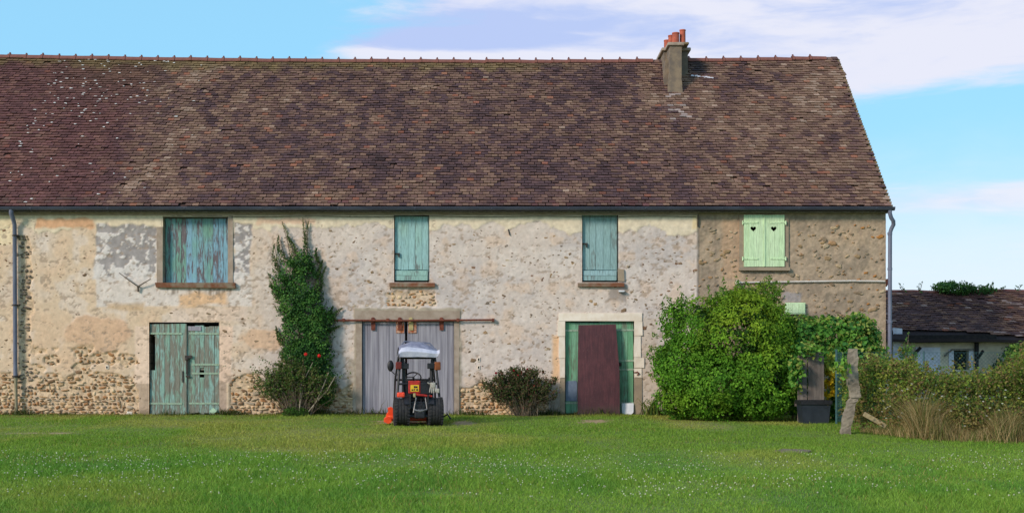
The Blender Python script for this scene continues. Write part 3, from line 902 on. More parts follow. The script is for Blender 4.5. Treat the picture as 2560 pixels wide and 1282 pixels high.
def tile_colours(x, t, mode='main'):
    n = len(x)
    big = fbm(x * 0.45, t * 2.4, 4, 0); mid = fbm(x * 3.2, t * 16.0, 3, 3)
    dark, purple, brown, tan, orange, light, moss = [lin(c) for c in ((74, 58, 58), (88, 68, 70), (110, 84, 76), (144, 118, 96), (164, 102, 76), (182, 162, 148), (118, 104, 66))]
    r = R.random(n) * 0.38 + big * 0.52 + (mid - 0.5) * 0.72 - 0.02 + (R.random(n) < .05) * .22
    if mode == 'main':
        r += 0.16 * np.exp(-((x + 9.4 - 0.6 * t) / 0.75) ** 2) + 0.16 * sst(x, 3.4, 5.5) - 0.10 * sst(x, -9.6, -10.4) + 0.10 * np.exp(-((x + 0) / 1.2) ** 2) * 0.3
        r += 0.14 * np.exp(-((x - 3.7) / 0.35) ** 2)
    else:
        r -= 0.06
    stops = np.array([0.0, 0.28, 0.46, 0.62, 0.80, 1.0])
    pal = np.stack([dark * 0.85, purple, brown * .9, brown * 0.65 + tan * 0.35, brown * .3 + tan * .7, tan * .5 + light * .5])
    r = np.minimum(r, 0.95)
    c = np.stack([np.interp(r, stops, pal[:, k]) for k in range(3)], 1)
    m = (R.random(n) < 0.025) & (r > 0.3); c[m] = c[m] * .45 + orange * .55 * R.uniform(.75, 1.1, m.sum())[:, None]
    if mode == 'main':
        red = lin((110, 70, 66))
        w = (sst(x, -9.4, -11.0) * 0.55)[:, None]; c = c * (1 - w) + red * R.uniform(.75, 1.2, n)[:, None] * w
        w = (sst(t + (mid - 0.5) * 0.12, 0.90, 0.97) * sst(x, 3.0, -1.0) * 0.7)[:, None]; c = c * (1 - w) + moss * w
        w = (sst(t, 0.55, 1.0) * np.exp(-((x + 11.2) / 1.6) ** 2) * 0.45)[:, None]; c = c * (1 - w) + lin((98, 82, 56)) * w
        
        # pale splash below the chimney and its cast shadow painted dark on the right
        m = (np.abs(x - 4.55) < 0.28) & (t < 0.74) & (t > 0.5) & (R.random(n) < 0.3); c[m] = lin((168, 152, 144)) * 0.9
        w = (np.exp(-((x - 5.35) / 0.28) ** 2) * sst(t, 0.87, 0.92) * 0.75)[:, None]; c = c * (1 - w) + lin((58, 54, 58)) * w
    else:
        m = R.random(n) < 0.05; c[m] = lin((150, 132, 126))
    return c * R.uniform(0.8, 1.22, n)[:, None] * (np.array([1.02, .995, 1.01]) if mode == 'main' else np.array([1.28, 1.10, 1.02]))

def tile_verts(wd, ln, th, rot, lift):
    """one flat clay tile in slope axes (u along the eave, v up the slope, n out)"""
    u = np.array([-wd / 2, wd / 2, wd / 2, -wd / 2])
    v = np.array([0.0, 0.0, ln, ln])
    ca, sa = np.cos(rot), np.sin(rot)
    uu = u * ca - v * sa; vv = u * sa + v * ca
    vv[0] += 0.006; 
    top = np.array([lift + th, lift + th, 0.006, 0.006])
    bot = top - th
    return np.stack([np.concatenate([uu, uu]), np.concatenate([vv, vv]), np.concatenate([bot, top])], 1)
TF = np.array([[4, 5, 6, 7], [0, 1, 5, 4], [1, 2, 6, 5], [3, 0, 4, 7]])

def tile_field(x0, x1, rows, step, wd, pt, slope, mode, skip):
    """all tiles of a slope: placement (x, y, z), local verts, colours; sorted row by row from the eave"""
    out = []
    sl, cl = sin(slope), cos(slope)
    for i in range(rows):
        s = i * step
        t = s / (rows * step)
        off = (i % 2) * wd * 0.5 + R.uniform(-0.02, 0.02)
        xs = np.arange(x0 + wd / 2 + off - wd, x1 + wd * 0.3, wd)
        xs = xs + R.uniform(-0.008, 0.008, len(xs))
        xs = xs[(xs - wd / 2 > x0 - 0.03 - 0.02 * R.random()) & (xs + wd / 2 < x1 + 0.03 + 0.02 * R.random())]
        tt = np.full(len(xs), t) + R.normal(0, 0.0009, len(xs))
        y, z = pt(xs, tt)
        cs = tile_colours(xs, tt, mode)
        for k in range(len(xs)):
            if skip(xs[k], tt[k]) or R.random() < 0.004: continue
            lift = 0.032 + abs(R.normal(0, 0.009))
            rg = 1.0 if mode == 'main' else 2.6
            loc = tile_verts(wd * R.uniform(0.90, 0.985), step * 2.0, 0.021, R.normal(0, 0.020 * rg), lift + abs(R.normal(0, .006)) * (rg - 1))
            P = np.stack([loc[:, 0], loc[:, 1] * cl - loc[:, 2] * sl, loc[:, 1] * sl + loc[:, 2] * cl], 1)
            out.append((np.array([xs[k], y[k], z[k]]), P, cs[k]))
    return out

def lay_tiles(tiles, parent, n_single):
    """the lowest rows (largest in the picture) as tiles of their own sharing a few meshes, the rest in one part"""
    def seen(p): return abs(p[0]) / (p[1] - CAM_Y) * FPX < 1285
    cnt = 0
    kinds = []
    VV, CC = [], []
    for (p, P, c) in tiles:
        if cnt < n_single and seen(p):
            if len(kinds) < 60:
                me = np_mesh('tile', P, TF, np.repeat(c[None], 8, 0)); me.materials.append(M['tile'])
                kinds.append((me, c))
            else:
                me = min((kinds[q] for q in R.integers(0, 60, 25)), key=lambda kc: float(np.abs(kc[1] - c).sum()))[0]
            o = bpy.data.objects.new('tile', me); COL.objects.link(o)
            o.parent = parent; o.location = p
            cnt += 1
        else:
            VV.append(P + p); CC.append(np.repeat(c[None], 8, 0))
    n = len(VV)
    F = (np.arange(n)[:, None, None] * 8 + TF[None]).reshape(-1, 4)
    link('roof_tiling', np_mesh('roof_tiling', np.concatenate(VV), F, np.concatenate(CC)), M['tile'], parent, 'stuff')

def in_chimney(x, t):
    y = EY + (RY - EY) * t
    return (4.42 < x < 4.71 and 3.5 < y < 4.2) or (4.36 < x < 4.97 and y > 4.12)

def build_roof():
    xs = np.linspace(X0, 9.42, 60); ts = np.linspace(0, 1, 12)
    X, T = np.meshgrid(xs, ts)
    y, z = roof_pt(X, T)
    top = np.stack([X, y, z - 0.012], -1)
    yb, zb = 2 * RY - y, z - 0.012
    back = np.stack([X, yb, zb], -1)[::-1]
    A = np.concatenate([top, back[1:]], 0)
    nz, nx = A.shape[:2]
    i = np.arange(nx * nz).reshape(nz, nx)
    q = np.stack([i[:-1, :-1].ravel(), i[:-1, 1:].ravel(), i[1:, 1:].ravel(), i[1:, :-1].ravel()], 1)
    V = A.reshape(-1, 3)
    V2 = V - np.array([0, 0, 0.10])
    n = len(V)
    rim = np.concatenate([i[0, :], i[1:, -1], i[-1, -2::-1], i[-2:0:-1, 0]])
    side = np.stack([rim, rim + n, np.roll(rim, -1) + n, np.roll(rim, -1)], 1)
    C = np.repeat(lin((70, 54, 50))[None], 2 * n, 0)
    roof = link('roof', np_mesh('roof', np.concatenate([V, V2]), [q, q[:, ::-1] + n, side], C), M['tile'], farm)
    tiles = tile_field(X0, 9.44, 59, 0.117, 0.172, roof_pt, math.atan2(RZ - EZ, RY - EY), 'main', in_chimney)
    lay_tiles(tiles, roof, 295)
    # pale lichen flecks on the left end of the slope
    fv, ff = [], []
    k = 0
    while k < 170:
        x = X0 + 2.0 + 5.6 * R.random() ** 1.5; t = R.random() ** 0.75
        if R.random() > sst(x, -7.5, -11.5) * (0.35 + 0.65 * t): continue
        y, z = roof_pt(np.array([x]), np.array([t])); a = 0.7071
        w, h = R.uniform(.015, .055), R.uniform(.010, .024)
        b = len(fv)
        for q in range(6):
            an = 2 * pi * q / 6; u, v = w * cos(an) * R.uniform(.7, 1.2), h * sin(an) * R.uniform(.7, 1.2)
            fv.append((x + u, float(y[0]) + v * a - .062 * a, float(z[0]) + v * a + .062 * a))
        fv.append((x, float(y[0]) - .070 * a, float(z[0]) + .070 * a))
        ff += [(b + q, b + (q + 1) % 6, b + 6) for q in range(6)]
        k += 1
    link('lichen_flecks', np_mesh('lichen_flecks', np.array(fv), np.array(ff), np.repeat(lin((214, 212, 208))[None], len(fv), 0)), M['tile'], roof, 'stuff')
    # ridge tiles, each with the raised collar that lifts the skyline
    mb = MB(); prof = []
    for a in np.linspace(-0.15, pi + 0.15, 9): prof.append((cos(a), sin(a)))
    def half(x0, x1, r0, r1):
        n = len(prof); v = []
        for (xx, rr) in ((x0, r0), (x1, r1)):
            v += [(xx, p[0] * rr, p[1] * rr * 0.8 - 0.03) for p in prof]
        for (xx, rr) in ((x0, r0 - 0.02), (x1, r1 - 0.02)):
            v += [(xx, p[0] * rr, p[1] * rr * 0.8 - 0.03) for p in prof]
        f = []
        for k in range(n - 1):
            f += [(k, k + 1, n + k + 1, n + k), (2 * n + k + 1, 2 * n + k, 3 * n + k, 3 * n + k + 1),
                  (k + 1, k, 2 * n + k, 2 * n + k + 1), (n + k, n + k + 1, 3 * n + k + 1, 3 * n + k)]
        mb.add(v, f)
    half(0, 0.47, 0.135, 0.125); half(-0.02, 0.05, 0.155, 0.150)
    mb.tube([(0.015, 0, 0.07), (0.015, 0, 0.135)], [0.035, 0.022], 6)
    rm = mb.mesh('ridge_tile', True); rm.materials.append(M['redtile'])
    x = X0
    while x < 9.35:
        if not (4.25 < x + 0.25 < 5.05) and x < 8.98:
            o = bpy.data.objects.new('ridge_tile', rm); COL.objects.link(o); o.parent = roof
            y, z = roof_pt(np.array([x + 0.2]), np.array([1.0]))
            o.location = (x, RY, float(z[0]) + 0.01 + random.uniform(-.008, .008)); o.rotation_euler = (0, random.uniform(-.02, .02), 0)
        x += 0.475 if x < 2 else 0.50
    # verge of bedded tile ends down the right gable edge
    vb = MB()
    for k in range(58):
        t = k / 58.0
        y, z = roof_pt(np.array([9.4]), np.array([t]))
        vb.box(9.385, 9.455, float(y[0]), float(y[0]) + 0.10, float(z[0]) + 0.0, float(z[0]) + 0.055, 0.006)
    vb.build('verge', M['lichen'], roof)
    return roof
roof = build_roof()

def build_chimney():
    c = MB()
    c.box(4.396, 4.73, 3.47, 4.10, 8.35, 10.08, 0.006)
    c.box(4.318, 5.00, 4.09, 5.25, 8.9, 10.08, 0.006)
    ch = c.build('chimney', M['cementdark'], farm)
    f = MB()   # flared mortar foot
    f.prism([(4.34, 8.78), (4.76, 8.78), (4.735, 9.1), (4.38, 9.3)], 3.45, 3.60)
    f.prism([(4.26, 9.02), (4.40, 9.02), (4.40, 9.75), (4.31, 9.75)], 3.72, 4.5)
    f.build('flashing', M['cementdark'], ch)
    cap = MB()
    cap.bbox(4.335, 4.80, 3.41, 4.05, 10.08, 10.17, 0.02)
    cap.bbox(4.245, 5.075, 4.02, 5.32, 10.085, 10.175, 0.02)
    cap.build('chimney_cap', M['cement'], ch)
    mo = MB()
    mo.bbox(4.42, 4.98, 3.7, 5.1, 10.175, 10.25, 0.035)
    mo.build('mortar_bed', M['lichen'], ch)
    for (x, y, r, z1) in ((4.875, 4.3, 0.085, 10.74), (4.665, 4.2, 0.10, 10.63), (4.575, 4.45, 0.09, 10.62), (4.49, 4.78, 0.085, 10.57)):
        p = MB()
        p.lathe([(r * 0.75, -0.02), (r * 1.02, -0.02), (r, 0.35), (r * 0.97, z1 - 10.22 - 0.04), (r * 1.08, z1 - 10.22 - 0.035), (r * 1.08, z1 - 10.22), (r * 0.78, z1 - 10.22), (r * 0.72, -0.02)], (x, y, 10.22), 'z', 14)
        p.build('chimney_pot', M['pot'], ch, True)
    bits = MB()
    for k in range(7):
        x = 5.12 + 0.09 * k + random.uniform(-.02, .02); t = 0.872 - 0.003 * k
        y, z = roof_pt(np.array([x]), np.array([t]))
        bits.box(x - .05, x + .04, float(y[0]) - .05, float(y[0]) + .05, float(z[0]) + .04, float(z[0]) + .07, 0.012)
    bits.build('mortar_fillet', M['lavender'], ch)
build_chimney()

def build_rainwater():
    g = MB()
    prof = [(cos(a), sin(a)) for a in np.linspace(pi, 2 * pi, 9)]
    n = len(prof); r = 0.075; cy, cz = -0.285, 5.125
    v = []
    for x in (X0, 9.47):
        v += [(x, cy + p[0] * r, cz + p[1] * r) for p in prof] + [(x, cy + p[0] * (r - .006), cz + p[1] * (r - .006)) for p in prof]
    f = []
    for k in range(n - 1):
        f += [(k, k + 1, 2 * n + k + 1, 2 * n + k), (n + k + 1, n + k, 3 * n + k, 3 * n + k + 1)]
    f += [(0, 2 * n, 3 * n, n), (n - 1, 2 * n - 1, 4 * n - 1, 3 * n - 1)]
    g.add(v, f)
    g.tube([(X0, cy - r, cz + .004), (9.47, cy - r, cz + .004)], 0.011, 6)
    g.add([(9.47, cy + p[0] * r, cz + p[1] * r) for p in prof], [tuple(range(n))])
    gt = g.build('gutter', M['zinc'], farm, True)
    jx = MB(); x = X0 + 1.2
    jm = MB()
    jm.add([(xx, cy + p[0] * (r + .006), cz + p[1] * (r + .006)) for xx in (-.02, .02) for p in prof], [(k, k + 1, n + k + 1, n + k) for k in range(n - 1)])
    me = jm.mesh('gutter_bracket'); me.materials.append(M['zinc'])
    while x < 9.4:
        o = bpy.data.objects.new('gutter_bracket', me); COL.objects.link(o); o.parent = gt; o.location = (x, 0, 0)
        x += 1.9
    e = MB(); e.box(X0, 9.40, -0.19, 0.10, 5.02, 5.10)
    e.build('eaves_board', M['oldwood'], farm)
    e = MB(); e.box(X0, 4.64, -0.05, -0.016, 4.965, 5.015, 0.004)
    e.build('wall_plate', M['cement'], farm)
    # left downpipe
    p = MB()
    p.tube([(-12.40, -.285, 5.07), (-12.40, -.285, 4.98), (-12.395, -.16, 4.82), (-12.39, -.11, 4.72), (-12.37, -.11, 0.92)], [.055, .055, .052, .05, .05], 10)
    dp = p.build('downpipe', M['pipe'], farm, True)
    for z in (4.45, 2.72, 0.95):
        k = MB(); k.lathe([(0.051, -.02), (0.064, -.02), (0.064, .02), (0.051, .02)], (-12.375, -.11, z), 'z', 12)
        k.box(-12.46, -12.29, -.10, -.02, z - .012, z + .012)
        k.build('pipe_clip', M['iron'], dp)
    p = MB(); p.tube([(-12.365, -.11, 0.93), (-12.35, -.115, .5), (-12.345, -.11, -.1)], [.042, .036, .04], 9)
    p.build('standpipe', M['castpipe'], dp, True)
    # right downpipe with its swan neck
    p = MB()
    pts = [(9.36, -.285, 5.06), (9.36, -.28, 4.98), (9.40, -.25, 4.88), (9.47, -.20, 4.80), (9.49, -.15, 4.72), (9.45, -.11, 4.62), (9.42, -.10, 4.52), (9.415, -.09, 1.2)]
    p.tube(pts, .05, 10)
    dp = p.build('downpipe', M['pipe'], farm, True)
    for z in (4.50, 3.62, 2.3):
        k = MB(); k.lathe([(0.051, -.03), (0.06, -.03), (0.06, .03), (0.051, .03)], (9.417, -.095, z), 'z', 12)
        k.build('pipe_clip', M['pipe'], dp)
build_rainwater()

def plank_row(parent, mat, x0, x1, z0, z1, y, n, th=0.028, gap=0.006, jz=0.012, cut=None, names='plank'):
    xs = np.linspace(x0, x1, n + 1)
    wob = R.uniform(-0.012, 0.012, n + 1); wob[0] = wob[-1] = 0
    xs = xs + wob
    res = []
    for k in range(n):
        dz0, dz1 = R.uniform(0, jz), R.uniform(0, jz)
        dy = R.uniform(-0.004, 0.004)
        zz0, zz1 = z0 + dz0, z1 - dz1
        if cut and k in cut:
            for (a, b) in cut[k]:
                m = MB(); m.box(xs[k] + gap / 2, xs[k + 1] - gap / 2, y + dy, y + dy + th, a, b, 0.002)
                res.append(m.build(names, mat, parent))
            continue
        m = MB(); m.box(xs[k] + gap / 2, xs[k + 1] - gap / 2, y + dy, y + dy + th, zz0, zz1, 0.002)
        res.append(m.build(names, mat, parent))
    return res

def strap(parent, x0, x1, z, y, side=1, h=0.045, mat=None):
    m = MB()
    dz = random.uniform(-.012, .012)
    zz = z
    m.prism([(x0, zz - h / 2), (x1, zz - h / 2 + dz), (x1, zz + h / 2 + dz), (x0, zz + h / 2)], y - 0.012, y)
    for k in range(5):
        xx = x0 + (x1 - x0) * (k + .5) / 5
        m.lathe([(0.0, -0.008), (0.010, -0.005), (0.012, 0.0)], (xx, y - 0.012, zz + dz * (k + .5) / 5), 'y', 6)
    px = x0 if side < 0 else x1
    m.tube([(px, y - .006, zz - .05), (px, y - .006, zz + .05)], .018, 6)
    return m.build('strap_hinge', mat or M['strap'], parent)

# --- left loft shutter (wide)
def part_empty(name): 
    e = empty(name); e.parent = farm
    return e
def leaf_part(name, mat, *boxes):
    e = empty(name); e.parent = farm
    for b in boxes: MB().box(*b, 0.003).build('ledge', mat, e)
    return e
def mesh_part(name, mat, *boxes, jit=0.003, parent=None, bev=0.0):
    m = MB()
    for b in boxes:
        if bev: m.bbox(*b, bev)
        else: m.box(*b, jit)
    return m.build(name, mat, parent or farm)

A = OPEN['A']
sh = mesh_part('loft_shutter', M['teal'], (A[0] + .01, A[1] - .01, .20, .225, A[2] + .01, A[3] - .02))   # backing ledge boards
plank_row(sh, M['teal'], A[0] + 0.012, A[1] - 0.012, A[2] + 0.01, A[3] - 0.015, 0.165, 12, 0.03, 0.007)
mesh_part('window_jamb', M['cement'], (A[0] - .15, A[0] - .002, -.028, .10, A[2] + .003, A[3] - .25))
mesh_part('window_jamb', M['cement'], (A[1] + .002, A[1] + .13, -.03, .10, A[2] + .003, A[3] + .03))
mesh_part('window_sill', M['rustsill'], (A[0] - .16, A[1] + .20, -.11, .20, A[2] - .12, A[2] - .004), jit=0.012)
mesh_part('lintel', M['cement'], (A[0] - .002, A[1] + .06, -.022, .25, A[3] + .002, A[3] + .04))
# --- two loft doors
for key, mt, npl in (('B', 'teal2', 5), ('C', 'teal3', 5)):
    o = OPEN[key]
    d = mesh_part('loft_door', M[mt], (o[0] + .01, o[1] - .01, .115, .135, o[2] + .05, o[3] - .02))
    plank_row(d, M[mt], o[0] + .012, o[1] - .02, o[2] + .31, o[3] - .01, .085, npl, .028, .006)
    plk = MB(); plk.box(o[0] + .03, o[1] - .035, .055, .10, o[2] + .17, o[2] + .29, .002); plk.build('kick_board', M[mt], d)
    plk = MB(); plk.box(o[0] + .03, o[1] - .035, .055, .10, o[2] + .045, o[2] + .163, .002); plk.build('kick_board', M[mt], d)
    mesh_part('window_sill', M['rustsill'], (o[0] - .11, o[1] + .15, -.10, .12, o[2] - .12, o[2] - .02), jit=0.006)
    lt = MB()
    lz = 4.25 if key == 'C' else 4.0
    lt.box(o[0] - .02, o[0] + .13, .045, .08, lz, lz + .03); lt.box(o[0] + .10, o[0] + .135, .03, .08, lz - .07, lz + .03); lt.box(o[0] + .0, o[0] + .025, .05, .08, lz - .16, lz)
    lt.build('latch', M['iron'], d)
mesh_part('broken_jamb', M['greystone'], (2.655, 2.80, -.05, .02, 3.32, 3.62), jit=0.012)
mesh_part('bracket_block', M['white'], (2.66, 2.80, -.13, -.02, 3.05, 3.09))

# --- mint shutters with heart cut-outs
def heart(cx, cz, s, y0, y1):
    pts = []
    for k in range(28):
        a = 2 * pi * k / 28
        pts.append((cx + s * 16 * sin(a) ** 3 / 16, cz + s * (13 * cos(a) - 5 * cos(2 * a) - 2 * cos(3 * a) - cos(4 * a)) / 16))
    return MB().prism(pts, y0, y1)
def mint_leaf(x0, x1, hinge):
    z0, z1, y = 3.68, 4.975, -0.062
    leaf = leaf_part('window_shutter', M['mint'], *((x0 + .004, x1 - .004, y + .026, y + .038, z0 + .16, z0 + .24), (x0 + .004, x1 - .004, y + .026, y + .038, z1 - .30, z1 - .20) ))
    cx = (x0 + x1) / 2 - (0.02 if hinge < 0 else 0.02)
    pl = plank_row(leaf, M['mint'], x0, x1, z0, z1, y, 4, .024, .004, .004)
    cut = heart(cx, 4.625, 0.072, y - .1, y + .1).build('cutter', None)
    for p in pl:
        xs = [v.co.x for v in p.data.vertices]
        if max(xs) < cx - .08 or min(xs) > cx + .08: continue
        md = p.modifiers.new('b', 'BOOLEAN'); md.operation = 'DIFFERENCE'; md.object = cut; md.solver = 'EXACT'
        dg = bpy.context.evaluated_depsgraph_get(); dg.update()
        me = bpy.data.meshes.new_from_object(p.evaluated_get(dg))
        p.modifiers.clear(); p.data = me
    bpy.data.objects.remove(cut)
    for z in (z0 + .20, z1 - .20):
        if hinge < 0: strap(leaf, x0 - .03, x0 + .36, z, y - .002, -1, .035, M['mint'])
        else: strap(leaf, x1 - .36, x1 + .03, z, y - .002, 1, .035, M['mint'])
mint_leaf(5.785, 6.295, -1)
mint_leaf(6.303, 6.80, 1)
mesh_part('cover_strip', M['mint'], (6.283, 6.318, -.080, -.066, 3.69, 4.965))
D = OPEN['D']
mesh_part('window_jamb', M['greystone'], (5.68, D[0] - .002, -.03, .1, 3.668, 4.95))
mesh_part('window_jamb', M['greystone'], (D[1] + .002, 6.91, -.03, .1, 3.668, 4.95))
mesh_part('window_sill', M['greystone'], (5.66, 6.93, -.10, .1, 3.585, 3.665))
ls = mesh_part('small_shutter', M['mint'], (6.815, 7.325, -.055, -.03, 2.50, 2.785))
plank_row(ls, M['mint'], 6.83, 7.31, 2.52, 2.77, -.07, 3, .014, .004, .004)

# --- left double door
def left_door():
    x0, x1 = OPEN['E'][0] + .01, OPEN['E'][1] - .01
    xm = -8.20
    y = 0.055
    l = leaf_part('door_leaf', M['doorgreen'], (x0 + .10, xm - .01, y + .03, y + .06, .28, .40), (x0 + .10, xm - .01, y + .03, y + .06, 1.95, 2.07))
    plank_row(l, M['doorgreen'], x0, xm, -0.02, 2.27, y, 7, .028, .007, .02, {0: [(-0.01, 1.10), (2.02, 2.25)]})
    r = leaf_part('door_leaf', M['doorgreen'], (xm + .05, x1 - .02, y + .035, y + .062, .28, .40), (xm + .05, x1 - .02, y + .035, y + .062, 1.95, 2.07), (xm + .05, x1 - .02, y + .035, y + .062, 1.10, 1.30))
    plank_row(r, M['doorgreen'], xm + .005, x1, 0.0, 2.22, y + .006, 7, .028, .008, .05, {3: [(0.0, .92), (1.16, 2.22)]})
    cs = MB(); cs.box(xm - .03, xm + .055, y - .03, y - .004, .0, 2.26, .003); cs.build('cover_strip', M['doorgreen'], l)
    for z in (2.02, 0.27): strap(l, x0 - .03, xm - .06, z, y - .004, -1)
    for z in (2.02, 1.24, 1.02, 0.27): strap(r, xm + (.12 if z > 1.9 or z < .5 else .18), x1 + .03, z, y + .002, 1)
    k = MB(); k.box(xm + .02, xm + .20, y - .05, y - .03, 1.40, 1.47); k.box(xm + .05, xm + .09, y - .06, y - .03, 1.0, 1.42); k.box(xm + .04, xm + .14, y - .055, y - .03, .93, .97)
    k.box(xm - .05, xm - .02, y - .05, y - .03, .80, 1.08); k.ball((xm + .07, y - .055, 1.38), (.05, .03, .05), 8, 5)
    k.build('door_lock', M['iron'], l)
    p = MB(); p.box(xm + .09, xm + .42, y - .010, y + .003, 2.09, 2.20, .004); p.build('patch_board', M['greywood'], r)
    dk = MB()
    dk.box(x0 - .01, x1 + .02, .09, .12, 2.255, 2.30)
    dk.build('head_gap_shade', M['darkwood'], farm)  # dark strip painted in for the shade of the gap above the leaves
left_door()
# --- sliding barn doors on their rail
def sliding_doors():
    F = OPEN['F']; y = 0.045
    xm = -2.66
    for (a, b, n) in ((F[0] + .01, xm - .02, 8), (xm + .035, F[1] - .01, 8)):
        d = leaf_part('sliding_door', M['greywood'], (a + .02, b - .02, y + .03, y + .05, .3, .42), (a + .02, b - .02, y + .03, y + .05, 1.7, 1.82))
        plank_row(d, M['greywood'], a, b, -.06, 2.24, y, n, .03, .004, .008)
        top = MB(); top.box(a, b, y - .004, y + .05, 2.245, 2.315, .003); top.build('top_board', M['greywood'], d)
        for hx, mt in (((a + .27), 'rust'), ((b - .12), 'rust')) if a < xm - .5 else (((a + .10), 'yellowiron'), ((b - .30), 'rust')):
            h = MB()
            h.prism([(hx - .05, 2.10), (hx + .05, 2.10), (hx + .055, 2.34), (hx + .03, 2.44), (hx - .03, 2.44), (hx - .055, 2.34)], y - .045, y - .025)
            h.lathe([(0, -.03), (.05, -.02), (.055, .02), (0, .03)], (hx, y - .09, 2.37), 'y', 12)
            h.build('hanger', M[mt], d)
    for (a, b) in ((-2.90, -2.70), (-2.60, -2.39)):
        m = MB(); m.box(a, b, y - .022, y - .008, 2.03, 2.30, .003); m.build('rust_plate', M['rustplate'], farm)
    m = MB(); m.tube([(-4.83, -.10, 2.345), (-2.7, -.10, 2.335), (-.45, -.10, 2.355)], .024, 8)
    rail = m.build('door_rail', M['rust'], farm, True)
    for x in (-4.2, -3.1, -1.35, -.47):
        k = MB(); k.box(x - .03, x + .03, -.12, 0.0, 2.31, 2.39, .003); k.build('rail_bracket', M['rust'], rail)
    mesh_part('lintel', M['cement'], (-3.93, -1.30, -.034, .2, 2.33, 2.58), jit=.004)
    mesh_part('door_jamb', M['cement'], (-3.90, F[0] - .002, -.032, .2, -.1, 2.325), jit=.004)
    mesh_part('door_jamb', M['cement'], (F[1] + .002, -1.32, -.032, .2, -.1, 2.325), jit=.004)
    mesh_part('door_track', M['iron'], (-3.66, -2.95, -.16, -.11, .0, .05))
sliding_doors()
# --- right door
def right_door():
    G = OPEN['G']; y = 0.07
    l = leaf_part('door_leaf', M['doorgreen2'], (G[0] + .02, 2.16, y + .03, y + .05, .25, .37), (G[0] + .02, 2.16, y + .03, y + .05, 1.9, 2.05))
    plank_row(l, M['doorgreen2'], G[0] + .012, 2.18, .02, 2.30, y, 6, .028, .006, .012)
    r = leaf_part('door_leaf', M['doorgreen2'], (2.20, G[1] - .02, y + .03, y + .05, .25, .37), (2.20, G[1] - .02, y + .03, y + .05, 1.9, 2.05))
    plank_row(r, M['doorgreen2'], 2.185, G[1] - .012, .02, 2.315, y, 6, .028, .006, .012)
    for z in (2.09, .28): strap(l, G[0] - .03, 2.0, z, y - .002, -1)
    for z in (2.10, 1.33, 1.11, .29): strap(r, 2.3, G[1] + .04, z, y - .002, 1)
    k = MB(); k.box(2.62, 2.74, y - .03, y - .004, 1.20, 1.29); k.build('door_lock', M['iron'], r)
    b = MB(); b.prism([(1.345, .33), (1.63, .32), (1.63, .80), (1.60, .84), (1.37, .83), (1.345, .78)], y - .022, y - .008); b.build('blue_patch', M['bluepatch'], l)
    hk = MB(); hk.tube([(3.05, -.03, 1.04), (3.13, -.07, 1.06), (3.17, -.06, 1.02), (3.12, -.05, .98)], .016, 6); hk.build('door_hook', M['rust'], farm)
    # limewashed stone surround, block by block
    mesh_part('lintel', M['whitestone'], (1.16, 3.25, -.036, .2, G[3] + .002, 2.53), jit=.005)
    for i, (a, b2, ha, hb) in enumerate(((1.14, G[0] - .002, 1.95, G[3]), (1.17, G[0] - .002, 1.40, 1.945), (1.19, G[0] - .002, .91, 1.395),
                        (G[1] + .002, 3.26, 1.96, G[3]), (G[1] + .002, 3.22, 1.42, 1.955), (G[1] + .002, 3.30, 1.16, 1.415), (G[1] + .002, 3.24, .92, 1.155))):
        mesh_part('jamb_stone', M['whitestone'], (a, b2, -.034 - .003 * (i % 3), .2, ha + .003, hb - .003), jit=.006)
    mesh_part('jamb_base', M['greystone'], (1.20, G[0] - .002, -.034, .2, -.1, .905), jit=.004)
    mesh_part('jamb_base', M['greystone'], (G[1] + .002, 3.25, -.034, .2, -.1, .915), jit=.004)
right_door()
# --- small fittings on the facade
def fittings():
    m = MB()
    c = W(345, 716, -.08)
    m.tube([W(298, 682, -.14), W(322, 700, -.12), c], [.010, .014, .018], 6)
    m.tube([W(377, 697, -.14), W(360, 707, -.12), c], [.010, .014, .018], 6)
    m.tube([c, W(346, 729, -.05)], .026, 6); m.tube([c, c + np.array([0, .09, 0])], .02, 6)
    m.build('wall_bracket', M['oldiron'], farm)
    m = MB()
    m.tube([W(1848, 706, -.035), W(1990, 704, -.035), W(2130, 702, -.035), W(2212, 703, -.04)], .022, 8)
    cd = m.build('conduit', M['conduit'], farm, True)
    m = MB(); m.lathe([(0.0, -.11), (.05, -.10), (.075, -.06), (.075, -.01), (.0, 0.0)], (5.64, 0.0, 3.28), 'y', 14)
    m.build('junction_lamp', M['conduit'], farm, True)
    for pz in (1.37, 1.17):
        m = MB(); m.box(-.87, -.80, -.03, .0, pz - .05, pz + .05); vb = m.build('vent_brick', M['whitestone'], farm)
        m = MB(); m.box(-.85, -.82, -.036, -.028, pz - .03, pz + .03); m.build('vent_slot', M['dark'], vb)  # dark block on the face, stands for the shade in the hole
    m = MB(); m.box(-10.15, -10.08, -.03, .0, 1.13, 1.23); vb = m.build('vent_brick', M['whitestone'], farm)
    m = MB(); m.box(-10.135, -10.10, -.036, -.028, 1.15, 1.20); m.build('vent_slot', M['dark'], vb)  # same dark block in place of a shaded hole
    m = MB(); m.box(4.635, 4.655, -.05, .0, 4.68, 5.0); m.build('seam_strip', M['iron'], farm)
    m = MB()
    m.prism([(9.35, 3.42), (9.50, 3.36), (9.58, 3.42), (9.62, 3.34), (9.56, 3.22), (9.47, 3.30), (9.35, 3.46)], .6, 1.0)
    m.build('far_tile_end', M['pot'], farm)  # terracotta tile end of a further roof, hung on the gable
    m = MB(); m.tube([W(1271, 573, -.02), W(1274, 588, -.04)], .014, 5); m.build('iron_peg', M['iron'], farm)
    # cable sagging under the eaves
    m = MB()
    pts = [(x, -.045, 4.94 - .02 * sin((x + 5) * 1.1) ** 2) for x in np.linspace(-7.0, 4.6, 40)]
    m.tube(pts, .007, 5); m.build('cable', M['iron'], farm)
fittings()


